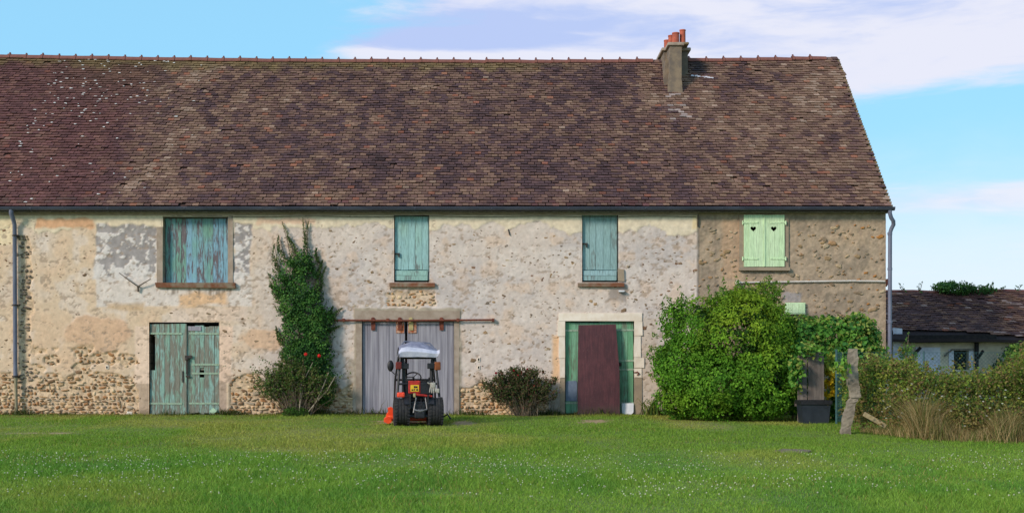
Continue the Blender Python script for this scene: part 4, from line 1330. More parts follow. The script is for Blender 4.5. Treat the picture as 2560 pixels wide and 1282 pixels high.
# ------------------------------------------------------------------ things leaning or lying at the wall
def prop_panel():
    t = MB()
    # leaning sheet: foot out from the door, head against it
    pts = [(-.53, 0.0), (.55, 0.0), (.545, 1.1), (.46, 2.245), (-.50, 2.225), (-.525, 1.0)]
    n = len(pts)
    def yy(z): return -.20 + .17 * z / 2.24
    v = [(p[0] * .97, yy(p[1]) - .012, p[1]) for p in pts] + [(p[0] * .97, yy(p[1]) + .012, p[1]) for p in pts]
    f = [tuple(range(n)), tuple(range(2 * n - 1, n - 1, -1))] + [(i, n + i, n + (i + 1) % n, (i + 1) % n) for i in range(n)]
    t.add(v, f)
    o = t.build('sheet_panel', M['maroon'])
    o.location = (2.14, -.06, 0.0)
    tag(o, 'tall dark maroon sheet leaning upright against the green plank door', 'panel')
prop_panel()
def white_board():
    t = MB()
    t.prism([(-.14, .04), (-.10, .0), (.08, -.01), (.14, .05), (.15, .27), (.13, .285), (-.13, .28), (-.15, .26)], -.012, .012)
    o = t.build('white_board', M['white'])
    o.location = (2.885, -.10, .0); o.rotation_euler = (radians(-9), 0, 0)
    tag(o, 'small white board with rounded lower corners propped at the foot of the maroon sheet', 'board')
    t = MB()
    t.prism([(-.10, .08), (.0, .0), (.10, .09), (.0, .17)], -.010, .010)
    o = t.build('card_sheet', M['palegreen']); o.location = (-7.46, -.06, .0); o.rotation_euler = (radians(-10), 0, 0)
    tag(o, 'pale green square card standing on its corner by the left double door', 'card')
    b = MB(); b.bbox(-.07, .07, -.05, .05, 0, .08, .02)
    o = b.build('loose_stone', M['whitestone']); o.location = (-9.53, -.10, -.01); o.rotation_euler = (0, .1, .3)
    tag(o, 'pale loose stone lying in the grass left of the double door', 'stone')
white_board()


# ------------------------------------------------------------------ plants
def leaf_mesh(P, Nn, size, col, aspect=0.62, fold=0.12, droop=0.25):
    n = len(P)
    Nn = Nn / (np.linalg.norm(Nn, axis=1, keepdims=True) + 1e-9)
    rd = R.normal(size=(n, 3)); rd[:, 2] -= droop * 2
    d = rd - (rd * Nn).sum(1, keepdims=True) * Nn
    d /= (np.linalg.norm(d, axis=1, keepdims=True) + 1e-9)
    w = np.cross(Nn, d)
    s = size[:, None]
    a = P - d * s * 0.5
    b = P + w * s * aspect * 0.5 + Nn * s * fold - d * s * 0.05
    c = P + d * s * 0.5 - Nn * s * fold * 0.6
    e = P - w * s * aspect * 0.5 + Nn * s * fold - d * s * 0.05
    V = np.stack([a, b, c, e], 1).reshape(-1, 3)
    k = np.arange(n)[:, None] * 4
    F = np.concatenate([k + np.array([[0, 1, 2]]), k + np.array([[0, 2, 3]])])
    return V, F, np.repeat(col, 4, 0)

def lobes_px(lst):
    out = []
    for (px, py, y, rx, rz, ry) in lst:
        c = W(px, py, y); s = (y - CAM_Y) / FPX
        out.append((c, np.array([rx * s, ry, rz * s])))
    return out

def lobe_leaves(lobes, n_cl, per, cr, size, pal, colf=None, inner=0.62, flat=0.5, updir=0.35, zmin=0.02, ymax=-0.03):
    """leaf clumps spread over the skins of overlapping lobes; returns leaf positions, normals, sizes, colours"""
    area = np.array([r[0] * r[1] + r[1] * r[2] + r[0] * r[2] for _, r in lobes]); area /= area.sum()
    C, N = [], []
    while len(C) < n_cl:
        c, r = lobes[R.choice(len(lobes), p=area)]
        u = R.normal(size=3); u /= np.linalg.norm(u)
        if u[1] > 0.5: continue
        p = c + u * r * R.uniform(inner, 1.06) ** 0.6
        if p[2] < zmin or p[1] > ymax: continue
        deep = False
        for c2, r2 in lobes:
            if np.sum(((p - c2) / r2) ** 2) < inner ** 2 * 0.6: deep = True; break
        if deep and R.random() < 0.85: continue
        nn = u / r; nn /= np.linalg.norm(nn)
        C.append(p); N.append(nn)
    C = np.array(C); N = np.array(N)
    n = n_cl * per
    idx = np.repeat(np.arange(n_cl), per)
    off = R.normal(size=(n, 3)) * cr * np.array([1, 1, .8])
    nn = N[idx]
    off -= (off * nn).sum(1, keepdims=True) * nn * flat
    P = C[idx] + off
    P[:, 2] = np.maximum(P[:, 2], 0.015)
    P[:, 1] = np.minimum(P[:, 1], ymax + 0.0)
    Nn = nn + R.normal(size=(n, 3)) * 0.55 + np.array([0, -0.1, updir])
    base = colf(C) if colf else pal[R.integers(0, len(pal), n_cl)]
    col = base[idx] * R.uniform(0.75, 1.3, n)[:, None] * R.uniform(0.85, 1.15, n_cl)[idx][:, None]
    return P, Nn, size * R.uniform(0.65, 1.25, n), col

def plant(name, base, label, cat, group=None):
    e = empty(name, base)
    return tag(e, label, cat, group)
def foliage(parent, base, sets, mat, name='foliage', aspect=0.62, fold=0.12):
    P = np.concatenate([s[0] for s in sets]); N = np.concatenate([s[1] for s in sets]); z = np.concatenate([s[2] for s in sets]); c = np.concatenate([s[3] for s in sets])
    V, F, C = leaf_mesh(P, N, z, c, aspect, fold)
    return link(name, np_mesh(name, V - np.array(base), F, C), mat, parent, 'stuff')
def palette(*cs): return np.array([lin(c) for c in cs])

def sprigs(starts, ends, n, size, pal, jit=0.02):
    """small leaves strung along shoots"""
    P, N, Z, Cc = [], [], [], []
    for a, b in zip(starts, ends):
        a, b = np.array(a), np.array(b)
        t = R.random(n)[:, None]
        bow = np.array([R.uniform(-.1, .1), R.uniform(-.05, 0), 0])
        p = a + (b - a) * t + bow * np.sin(t * pi) + R.normal(size=(n, 3)) * jit * (1.2 - t)
        P.append(p); N.append(R.normal(size=(n, 3)) * .7 + np.array([0, -.6, .3]))
        Z.append(size * R.uniform(.6, 1.2, n) * (1.15 - 0.5 * t[:, 0])); Cc.append(pal[R.integers(0, len(pal), n)] * R.uniform(.8, 1.2, n)[:, None])
    return np.concatenate(P), np.concatenate(N), np.concatenate(Z), np.concatenate(Cc)

def build_ivy():
    base = W(762, 1032, -.25); base[2] = 0
    e = plant('ivy', base, 'tall dark green ivy climbing the wall between the wide shutter and the turquoise loft door', 'ivy')
    lob = lobes_px([(760, 665, -.16, 22, 46, .18), (722, 684, -.14, 22, 40, .15), (703, 716, -.14, 22, 34, .15), (760, 720, -.22, 44, 60, .26), (735, 760, -.22, 42, 50, .26), (772, 780, -.26, 42, 55, .30),
                    (748, 830, -.28, 46, 60, .32), (790, 840, -.24, 34, 60, .26), (765, 890, -.30, 50, 55, .34), (735, 900, -.26, 36, 50, .28), (812, 800, -.14, 20, 26, .14), (803, 880, -.2, 28, 50, .22),
                    (770, 950, -.3, 50, 70, .32), (812, 960, -.26, 28, 60, .25)])
    lob = [(c, r * np.array([.86, .9, .95])) for c, r in lob]
    pal = palette((48, 82, 40), (58, 98, 44), (42, 72, 40), (72, 114, 50), (90, 126, 58))
    s1 = lobe_leaves(lob, 760, 26, 0.075, 0.062, pal, ymax=-0.04)
    mo = palette((74, 96, 48), (92, 108, 58), (60, 88, 44))
    st = [W(a, b, -.10) for a, b in ((728, 660), (760, 660), (768, 640), (700, 680), (715, 650), (795, 690), (800, 730), (815, 800), (835, 800), (690, 745), (820, 830), (706, 860), (690, 720), (742, 650), (800, 660))]
    en = [W(a, b, -.07) for a, b in ((705, 555), (757, 545), (771, 555), (686, 610), (697, 588), (806, 650), (815, 665), (832, 765), (856, 770), (668, 680), (850, 815), (690, 815), (672, 715), (718, 590), (790, 620))]
    s2 = sprigs(st, en, 250, 0.050, mo, 0.036)
    ea = [(W(a, b, -.12), W(a + dx, b - R.uniform(22, 48), -.08)) for a, b, dx in [(c + sg * w, r, sg * R.uniform(4, 20)) for (r, c, w) in
          ((700, 742, 46), (730, 745, 52), (760, 748, 54), (790, 758, 55), (820, 765, 56), (850, 768, 56), (880, 770, 56), (910, 772, 58), (680, 742, 42), (660, 740, 36)) for sg in (-1, 1)]]
    s3 = sprigs([q[0] for q in ea], [q[1] for q in ea], 55, 0.05, palette((74, 106, 48), (92, 118, 58), (58, 92, 44)), 0.03)
    foliage(e, base, [s1, s2, s3], M['ivy'])
    m = MB()
    for k in range(len(st)):
        a, b = st[k] - base, en[k] - base
        m.tube([a, (a + b) / 2 + np.array([R.uniform(-.04, .04), 0, 0]), b], [.010, .008, .004], 4)
    for (pts) in ([(762, 1032), (756, 960), (750, 860), (740, 720)], [(768, 1032), (775, 930), (782, 800), (790, 690)]):
        m.tube([W(a, b, -.12) - base for a, b in pts], [.05, .045, .035, .02], 6)
    m.build('stem', M['bark'], e)
build_ivy()

def rose_bush(basepx, span, top, y, n_tw, label, leaf_pal, flowers, pale, seed_leaf, fl_r):
    bx = W(basepx, 1035, y)[0]
    base = np.array([bx, y, 0.0])
    e = plant('rose_bush', base, label, 'rose bush', 'rose bushes against the farmhouse wall')
    tw = MB(); tips = []; along = []
    for k in range(n_tw):
        fx = R.uniform(-1, 1)
        ex = (span[0] + (span[1] - span[0]) * (fx + 1) / 2 - 1280) * (y - CAM_Y) / FPX
        hz = top * R.uniform(0.5, 1.02) * (1 - 0.38 * abs(fx) ** 2.2)
        st = np.array([bx + fx * R.uniform(.05, .45), y + R.uniform(-.15, .15), 0.0])
        en = np.array([ex, y + R.uniform(-.32, .22), hz])
        en[1] = min(en[1], -.06)
        mid = (st + en) / 2 + np.array([-fx * .10 + R.normal(0, .06), R.uniform(-.12, .05), R.uniform(0, .12)])
        mid[1] = min(mid[1], -.06)
        pts = [st, mid, en]
        r0 = R.uniform(.005, .011)
        tw.tube([p - base for p in pts], [r0, r0 * .7, r0 * .35], 4, False)
        tips.append(en); along.append((st, mid, en))
        for q in range(3):
            a = mid + (en - mid) * R.random()
            b = a + np.array([R.normal(0, .14), R.normal(0, .08), R.uniform(.03, .22)]); b[1] = min(b[1], -.05)
            tw.tube([a - base, b - base], [r0 * .5, r0 * .25], 3, False)
            tips.append(b); along.append((a, (a + b) / 2, b))
    tw.build('twigs', M['bark'], e, kind='stuff')
    for pts in pale:
        m = MB(); P = [W(a, b, y - .18) - base for a, b in pts]
        m.tube(P, list(np.linspace(.014, .006, len(P))), 6); m.build('stem', M['pale_bark'], e, True)
    P, N = [], []
    for (a, b, c) in along:
        k = seed_leaf
        t = R.random(k) ** 0.6
        p = np.where(t[:, None] < .5, a + (b - a) * t[:, None] * 2, b + (c - b) * (t[:, None] * 2 - 1)) + R.normal(size=(k, 3)) * .035
        P.append(p); N.append(R.normal(size=(k, 3)) + np.array([0, -.5, .6]))
    P = np.concatenate(P); P[:, 1] = np.minimum(P[:, 1], -.04); N = np.concatenate(N)
    low = P[:, 2] / top
    keep = (R.random(len(P)) < 0.2 + 0.9 * np.clip(low, 0, 1)) & (P[:, 2] > .05); P, N = P[keep], N[keep]
    col = leaf_pal[R.integers(0, len(leaf_pal), len(P))] * R.uniform(.75, 1.25, len(P))[:, None]
    foliage(e, base, [(P, N, R.uniform(.038, .075, len(P)), col)], M['leaf'])
    for (px, py, r) in flowers:
        c = W(px, py, y - .25) - base
        n = 26
        d = R.normal(size=(n, 3)); d /= np.linalg.norm(d, axis=1, keepdims=True)
        cc = np.repeat(fl_r[None], n, 0) * R.uniform(.75, 1.25, n)[:, None]
        V, F, C = leaf_mesh(c + d * r * .55, d, np.full(n, r * 1.1), cc, 0.9, 0.15)
        link('rose_bloom', np_mesh('rose_bloom', V, F, C), M['petal'], e)
rose_bush(745, (632, 845), 1.42, -.55, 150, 'larger twiggy rose bush with two coral red blooms at the foot of the ivy',
          palette((78, 108, 46), (96, 120, 58), (110, 116, 64), (62, 92, 44), (116, 110, 74)), [(764, 885, .055), (798, 889, .055)],
          [[(748, 1032), (752, 985), (754, 960), (775, 920), (782, 905)], [(770, 1030), (790, 1005), (808, 965), (822, 930)], [(752, 962), (735, 945), (725, 915)], [(795, 1000), (818, 975), (838, 940)]], 20, lin((236, 66, 62)))
rose_bush(1310, (1206, 1392), 1.12, -.55, 120, 'lower dark rose bush with crimson blooms left of the maroon sheet',
          palette((72, 90, 48), (86, 98, 56), (100, 90, 62), (62, 70, 44), (112, 80, 66)), [(1240, 932, .04), (1285, 926, .035), (1302, 931, .045), (1296, 938, .04), (1358, 930, .035), (1366, 953, .04), (1335, 965, .035), (1256, 945, .03), (1318, 922, .03)],
          [], 26, lin((158, 38, 52)))

def big_shrub():
    base = np.array([5.05, -2.0, 0.0])
    e = plant('round_shrub', base, 'large rounded bright green shrub in front of the brown end of the house', 'shrub')
    lob = lobes_px([(1745, 850, -1.9, 92, 112, 1.0), (1840, 850, -2.0, 120, 118, 1.25), (1905, 925, -2.2, 95, 122, 1.15), (1715, 935, -2.1, 78, 105, .95), (1800, 965, -2.4, 135, 85, 1.15), (1930, 850, -1.8, 58, 84, .9),
                    (1870, 785, -1.5, 72, 50, .8), (1905, 990, -2.5, 95, 60, .9), (1690, 1000, -2.2, 50, 45, .6), (1845, 752, -1.3, 48, 28, .4), (1912, 738, -1.2, 34, 28, .3), (1790, 772, -1.4, 46, 26, .4), (1660, 905, -1.9, 26, 22, .3), (1965, 960, -2.4, 36, 60, .4), (1680, 800, -1.7, 30, 26, .3)])
    def cf(C):
        px = C[:, 0] / (C[:, 1] - CAM_Y) * FPX + 1280; py = 875 - (C[:, 2] - CAM_Z) / (C[:, 1] - CAM_Y) * FPX
        g = np.array([lin((76, 122, 36)), lin((92, 140, 40)), lin((106, 150, 46))])[R.integers(0, 3, len(C))]
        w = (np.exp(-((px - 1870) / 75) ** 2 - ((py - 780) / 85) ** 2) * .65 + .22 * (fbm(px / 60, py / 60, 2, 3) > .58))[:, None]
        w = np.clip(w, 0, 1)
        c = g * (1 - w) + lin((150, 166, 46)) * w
        return c
    s1 = lobe_leaves(lob, 1750, 30, 0.095, 0.075, None, cf)
    # hollows between the branches, inner leaves darker, the crown's shade put into their colour
    P = s1[0]; hol = fbm(P[:, 0] * 2.3 + P[:, 1] * .7, P[:, 2] * 2.6, 3, 5)
    k = hol < R.uniform(.50, .72, len(P)); s1 = tuple(q[k] for q in s1)
    s0 = lobe_leaves([(c, r * .74) for c, r in lob], 800, 22, .11, .085, palette((64, 100, 38), (74, 110, 40), (56, 90, 38)), inner=.5)
    st = [W(a, b, -1.6) for a, b in ((1850, 760), (1880, 750), (1910, 755), (1930, 760), (1825, 770), (1800, 770), (1690, 880), (1680, 910), (1890, 760), (1900, 765), (1860, 765), (1950, 790), (1668, 960), (1780, 760))]
    en = [W(a, b, -1.4) for a, b in ((1840, 716), (1870, 708), (1912, 700), (1948, 706), (1815, 728), (1788, 738), (1622, 865), (1618, 895), (1915, 690), (1935, 715), (1855, 722), (1945, 745), (1622, 935), (1745, 742))]
    s2 = sprigs(st, en, 110, 0.065, palette((112, 136, 52), (128, 144, 58), (92, 124, 46)), .07)
    a3, b3 = [], []
    for k in range(70):
        c, r = lob[R.integers(0, len(lob))]
        an = R.uniform(-.15, pi + .15); d = np.array([cos(an), -.25, max(sin(an), .05)])
        q = c + d * r * .95
        if q[2] < .3: continue
        a3.append(q); b3.append(q + d * R.uniform(.12, .34) + np.array([0, 0, R.uniform(0, .12)]))
    s3 = sprigs(a3, b3, 34, .07, palette((84, 124, 42), (104, 138, 48), (70, 110, 38)), .045)
    foliage(e, base, [s0, s1, s2, s3], M['leaf'])
    m = MB()
    for k in range(16):
        a = R.uniform(0, 2 * pi); r = R.uniform(.5, 1.3)
        m.tube([(R.uniform(-.3, .3), R.uniform(-.2, .2), 0), (cos(a) * r * .5, sin(a) * r * .35, .9), (cos(a) * r, sin(a) * r * .7, R.uniform(1.6, 2.4))], [.035, .022, .008], 5)
    for k in range(len(st)):
        m.tube([st[k] - base, en[k] - base], [.008, .004], 4)
    m.build('stem', M['bark'], e)
big_shrub()

def vine():
    base = np.array([7.2, -1.9, 0.0])
    e = plant('grape_vine', base, 'broad leaved green vine arching over the grey boards beside the house corner', 'vine')
    lob = lobes_px([(2010, 832, -1.8, 55, 40, .5), (2075, 838, -1.9, 65, 44, .55), (2140, 852, -2.0, 52, 58, .55), (2175, 905, -2.2, 40, 52, .5), (2115, 895, -2.2, 55, 45, .45), (1985, 880, -2.0, 24, 60, .35), (1990, 960, -2.3, 22, 70, .3),
                    (2150, 965, -2.4, 55, 60, .5), (2090, 950, -2.4, 14, 95, .25), (2145, 1020, -2.6, 60, 50, .5), (2145, 812, -1.9, 24, 26, .3), (2106, 912, -6.78, 9, 12, .08), (2018, 876, -3.35, 36, 10, .12), (1993, 930, -3.4, 7, 40, .10), (2100, 1010, -2.6, 20, 50, .3)])
    def cf(C):
        py = 875 - (C[:, 2] - CAM_Z) / (C[:, 1] - CAM_Y) * FPX
        g = np.array([lin((68, 118, 48)), lin((84, 132, 52)), lin((58, 104, 50)), lin((104, 148, 60))])[R.integers(0, 4, len(C))]
        w = (R.random(len(C)) < .24)[:, None] * .8
        return g * (1 - w) + lin((158, 168, 84)) * w
    s1 = lobe_leaves(lob, 1000, 16, 0.10, 0.10, None, cf)
    foliage(e, base, [s1], M['leaf'], aspect=.9)
    m = MB()
    for k in range(8):
        x0 = R.uniform(-.9, 1.1)
        m.tube([(x0, 0, 0), (x0 + R.uniform(-.2, .2), -.1, 1.0), (x0 + R.uniform(-.5, .5), -.1, R.uniform(1.5, 2.2))], [.03, .022, .01], 5)
    m.build('stem', M['bark'], e)
    b2 = W(2072, 1003, -2.9); b2[2] = 0
    e = plant('yellow_vine', b2, 'yellowing vine leaves hanging between the grey boards and the green post', 'vine')
    lob = lobes_px([(2070, 905, -2.9, 12, 30, .12), (2072, 945, -2.9, 12, 26, .12), (2070, 978, -2.9, 13, 24, .12)])
    def cy(C):
        t = sst(C[:, 2], 1.35, .9)[:, None]
        return lin((140, 150, 60)) * (1 - t) + lin((206, 170, 36)) * t
    s = lobe_leaves(lob, 36, 9, .05, .085, None, cy)
    foliage(e, b2, [s], M['leaf'], aspect=.9)
    m = MB(); m.tube([(0, 0, 0), (.02, 0, .7), (0, 0, 1.45)], [.015, .012, .006], 5); m.build('stem', M['bark'], e)
vine()

def iris():
    base = np.array([3.43, -.5, 0.0])
    e = plant('iris_clump', base, 'clump of long arching strap leaves between the white board and the round shrub', 'plant')
    n = 70
    V, F, C = [], [], []
    off = 0
    for k in range(n):
        a = R.uniform(0, 2 * pi); ln = R.uniform(.25, .52); lean = R.uniform(.15, .9)
        b = np.array([R.normal(0, .10), R.normal(0, .08), 0])
        d = np.array([cos(a), sin(a) * .7, 0]); s = np.array([-sin(a), cos(a), 0]) * .011
        p = [b, b + d * ln * lean * .35 + np.array([0, 0, ln * .6]), b + d * ln * lean * .8 + np.array([0, 0, ln * .85]), b + d * ln * lean * 1.2 + np.array([0, 0, ln * (.9 - .5 * lean)])]
        for q, wq in zip(p, (1, 1, .7, .1)): V += [q - s * wq, q + s * wq]
        for q in range(3): F.append([off + 2 * q, off + 2 * q + 1, off + 2 * q + 3, off + 2 * q + 2])
        c = lin(((92, 116, 52), (116, 134, 62), (70, 98, 44), (150, 146, 88))[R.integers(0, 4)]); C += [c] * 8
        off += 8
    link('leaves', np_mesh('leaves', np.array(V), np.array(F), np.array(C)), M['leaf'], e, 'stuff')
iris()

def wall_weeds():
    n = 14000
    x = R.uniform(-14, 9.2, n); y = -0.04 - np.abs(R.normal(0, .16, n))
    dn = fbm(x * 1.3, y * 0 + 2, 3, 4)
    keep = (R.random(n) < (dn - .25) * 1.6) & ~((x > -3.8) & (x < -1.3) & (R.random(n) < .8))
    x, y, dn = x[keep], y[keep], dn[keep]; n = len(x)
    h = R.uniform(.04, .16, n) * (.35 + 1.2 * sst(dn, .35, .75)) * np.where(R.random(n) < .06, 1.9, 1.0)
    col = palette((64, 84, 40), (84, 98, 46), (104, 96, 58), (52, 72, 38))[R.integers(0, 4, n)] * R.uniform(.7, 1.2, n)[:, None]
    V, F, C = blades(np.stack([x, y, np.full(n, -.02)], 1), h, R.uniform(.2, .9, n), np.full(n, .014), col)
    tag(link('weeds', np_mesh('weeds', V, F, C), M['grass']), 'dark weeds and rough grass along the foot of the farmhouse wall', 'weeds', kind='stuff')
    base = np.array([-5.27, -.75, 0])
    e = plant('weed_clump', base, 'small low green weed clump on the lawn under the twiggy rose bush', 'plant')
    s = lobe_leaves([(base + np.array([0, 0, .05]), np.array([.30, .18, .14]))], 60, 12, .05, .045, palette((72, 104, 40), (58, 90, 36)))
    foliage(e, base, [s], M['leaf'])
wall_weeds()

def thicket():
    """brambles and dry grass on the right"""
    def front(px): return np.interp(px, [2100, 2180, 2300, 2420, 2700], [-5.9, -6.4, -7.8, -8.5, -8.7])
    def height(px): return np.interp(px, [2100, 2150, 2200, 2260, 2330, 2420, 2480, 2530, 2600, 2700], [.75, 1.05, 1.25, 1.16, .96, .92, .98, 1.18, 1.45, 1.5])
    n_cl = 1500; per = 15
    px = R.uniform(2120, 2700, n_cl)
    q = R.random(n_cl) ** 1.4
    yf = front(px)
    hh = height(px) * (0.9 + .25 * fbm(px / 40, px * 0 + 1, 3, 2))
    top = R.random(n_cl) < .45
    z = np.where(top, hh * R.uniform(.9, 1.08, n_cl), hh * R.uniform(.12, 1.0, n_cl))
    y = yf + np.where(top, .3 + q * 2.6, .10 + .55 * (z / hh) + R.normal(0, .12, n_cl))
    C = np.stack([(px - 1280) * (y - CAM_Y) / FPX, y, z], 1)
    g = palette((96, 122, 48), (112, 134, 54), (78, 106, 48), (132, 138, 62), (104, 102, 56), (128, 110, 74))[R.integers(0, 6, n_cl)]
    low = sst(z, .75, .25)[:, None] * .75
    g = g * (1 - low) + lin((136, 114, 74)) * low
    lf = (R.random(n_cl) < .10)[:, None]
    g = np.where(lf & (z > .6)[:, None], lin((150, 158, 68)), g)
    idx = np.repeat(np.arange(n_cl), per); n = n_cl * per
    P = C[idx] + R.normal(size=(n, 3)) * np.array([.13, .11, .09]); P[:, 2] = np.maximum(P[:, 2], .02)
    N = R.normal(size=(n, 3)) * .7 + np.array([0, -.45, .75])
    col = g[idx] * R.uniform(.65, 1.35, n)[:, None]
    # ragged shoots standing above the mass
    a3, b3 = [], []
    for k in range(300):
        q = C[R.integers(0, n_cl)]
        a3.append(q); b3.append(q + np.array([R.normal(0, .14), R.normal(-.05, .08), R.uniform(.12, .50)]))
    sp = sprigs(a3, b3, 20, .06, palette((112, 124, 56), (92, 106, 50), (136, 132, 74), (126, 104, 72)), .035)
    P = np.concatenate([P, sp[0]]); N = np.concatenate([N, sp[1]]); col = np.concatenate([col, sp[3]]); n = len(P)
    V, F, Cc = leaf_mesh(P, N, R.uniform(.035, .075, n), col, .7, .12)
    tag(link('undergrowth', np_mesh('undergrowth', V, F, Cc), M['leaf']), 'tangled olive brown brambles growing in front of the low outbuilding', 'brambles', kind='stuff')
    # dry grass
    n = 13000
    px = np.where(R.random(n) < .30, R.normal(2320, 38, n), np.where(R.random(n) < .4, R.normal(2515, 28, n), R.uniform(2150, 2700, n)))
    y = front(px) + R.normal(-.05, .28, n)
    tall = .20 + .42 * np.exp(-((px - 2300) / 22) ** 2) + .22 * np.exp(-((px - 2335) / 45) ** 2) + .30 * np.exp(-((px - 2515) / 35) ** 2)
    h = tall * R.uniform(.3, 1.15, n) * np.where(R.random(n) < .08, 1.5, 1.0) * np.where(px < 2220, .55, 1)
    P = np.stack([(px - 1280) * (y - CAM_Y) / FPX, y, np.zeros(n)], 1)
    col = palette((176, 152, 108), (160, 136, 94), (186, 164, 120), (146, 124, 86), (112, 116, 62), (98, 112, 54))[R.integers(0, 6, n)] * R.uniform(.75, 1.15, n)[:, None]
    V, F, Cc = blades(P, h, R.uniform(.1, 1.0, n), np.full(n, .008), col)
    tag(link('dry_grass', np_mesh('dry_grass', V, F, Cc), M['straw']), 'tall straw coloured dry grass edging the brambles on the lawn side', 'dry grass', kind='stuff')
    # white umbels and pale seed heads
    m = 40
    V, F, Cc = [], [], []
    px = R.uniform(2200, 2560, m); yy = front(px) - .05; zz = R.uniform(.15, 1.0, m)
    P = np.stack([(px - 1280) * (yy - CAM_Y) / FPX, yy, zz], 1)
    V, F, Cc = leaf_mesh(P, np.tile([0, -.4, 1.0], (m, 1)), np.full(m, .05), np.tile(lin((214, 210, 190)), (m, 1)), .8, .05)
    tag(link('bramble_flowers', np_mesh('bramble_flowers', V, F, Cc), M['petal']), 'tiny white flower heads dotted through the brambles', 'flowers', kind='stuff')
thicket()

def bright_clumps():
    for (px, py, y, rx, rz, lab, pal, nm) in (
            (2255, 925, -3.6, 42, 22, 'bright yellow green leafy clump rising above the brambles below the dark eaves', palette((150, 164, 58), (126, 148, 52), (168, 174, 74)), 'leafy_bush'),
            (2545, 930, -5.5, 38, 70, 'green bush at the far right edge of the brambles', palette((84, 116, 52), (104, 132, 58), (70, 100, 48)), 'leafy_bush')):
        c = W(px, py, y); base = np.array([c[0], y, 0.0]); s = (y - CAM_Y) / FPX
        e = plant(nm, base, lab, 'bush')
        st = lobe_leaves([(c, np.array([rx * s, .3, rz * s])), (c - np.array([0, 0, .3]), np.array([rx * s * .7, .3, .35]))], 110, 12, .08, .08, pal)
        foliage(e, base, [st], M['leaf'], aspect=.8)
        m = MB()
        for k in range(5): m.tube([(R.uniform(-.1, .1), 0, 0), (R.uniform(-.25, .25), R.uniform(-.1, .1), c[2] - .05)], [.014, .006], 5)
        m.build('stem', M['bark'], e)
    # sapling shoot
    a = W(2262, 925, -1.2); base = np.array([a[0], -1.2, 0.0])
    e = plant('sapling', base, 'thin upright green sapling shoot beside the right downpipe', 'sapling')
    tp = W(2272, 828, -1.2)
    s = sprigs([W(2262, 930, -1.2)] * 1 + [W(2268, 880, -1.2)] * 4, [tp] + [W(2250, 868, -1.2), W(2288, 862, -1.2), W(2252, 895, -1.2), W(2290, 890, -1.2)], 60, .07, palette((96, 134, 66), (116, 150, 76)), .06)
    foliage(e, base, [s], M['leaf'])
    m = MB(); m.tube([(0, 0, 0), (W(2266, 900, -1.2) - base), (tp - base)], [.018, .012, .004], 5); m.build('trunk', M['bark'], e)
bright_clumps()


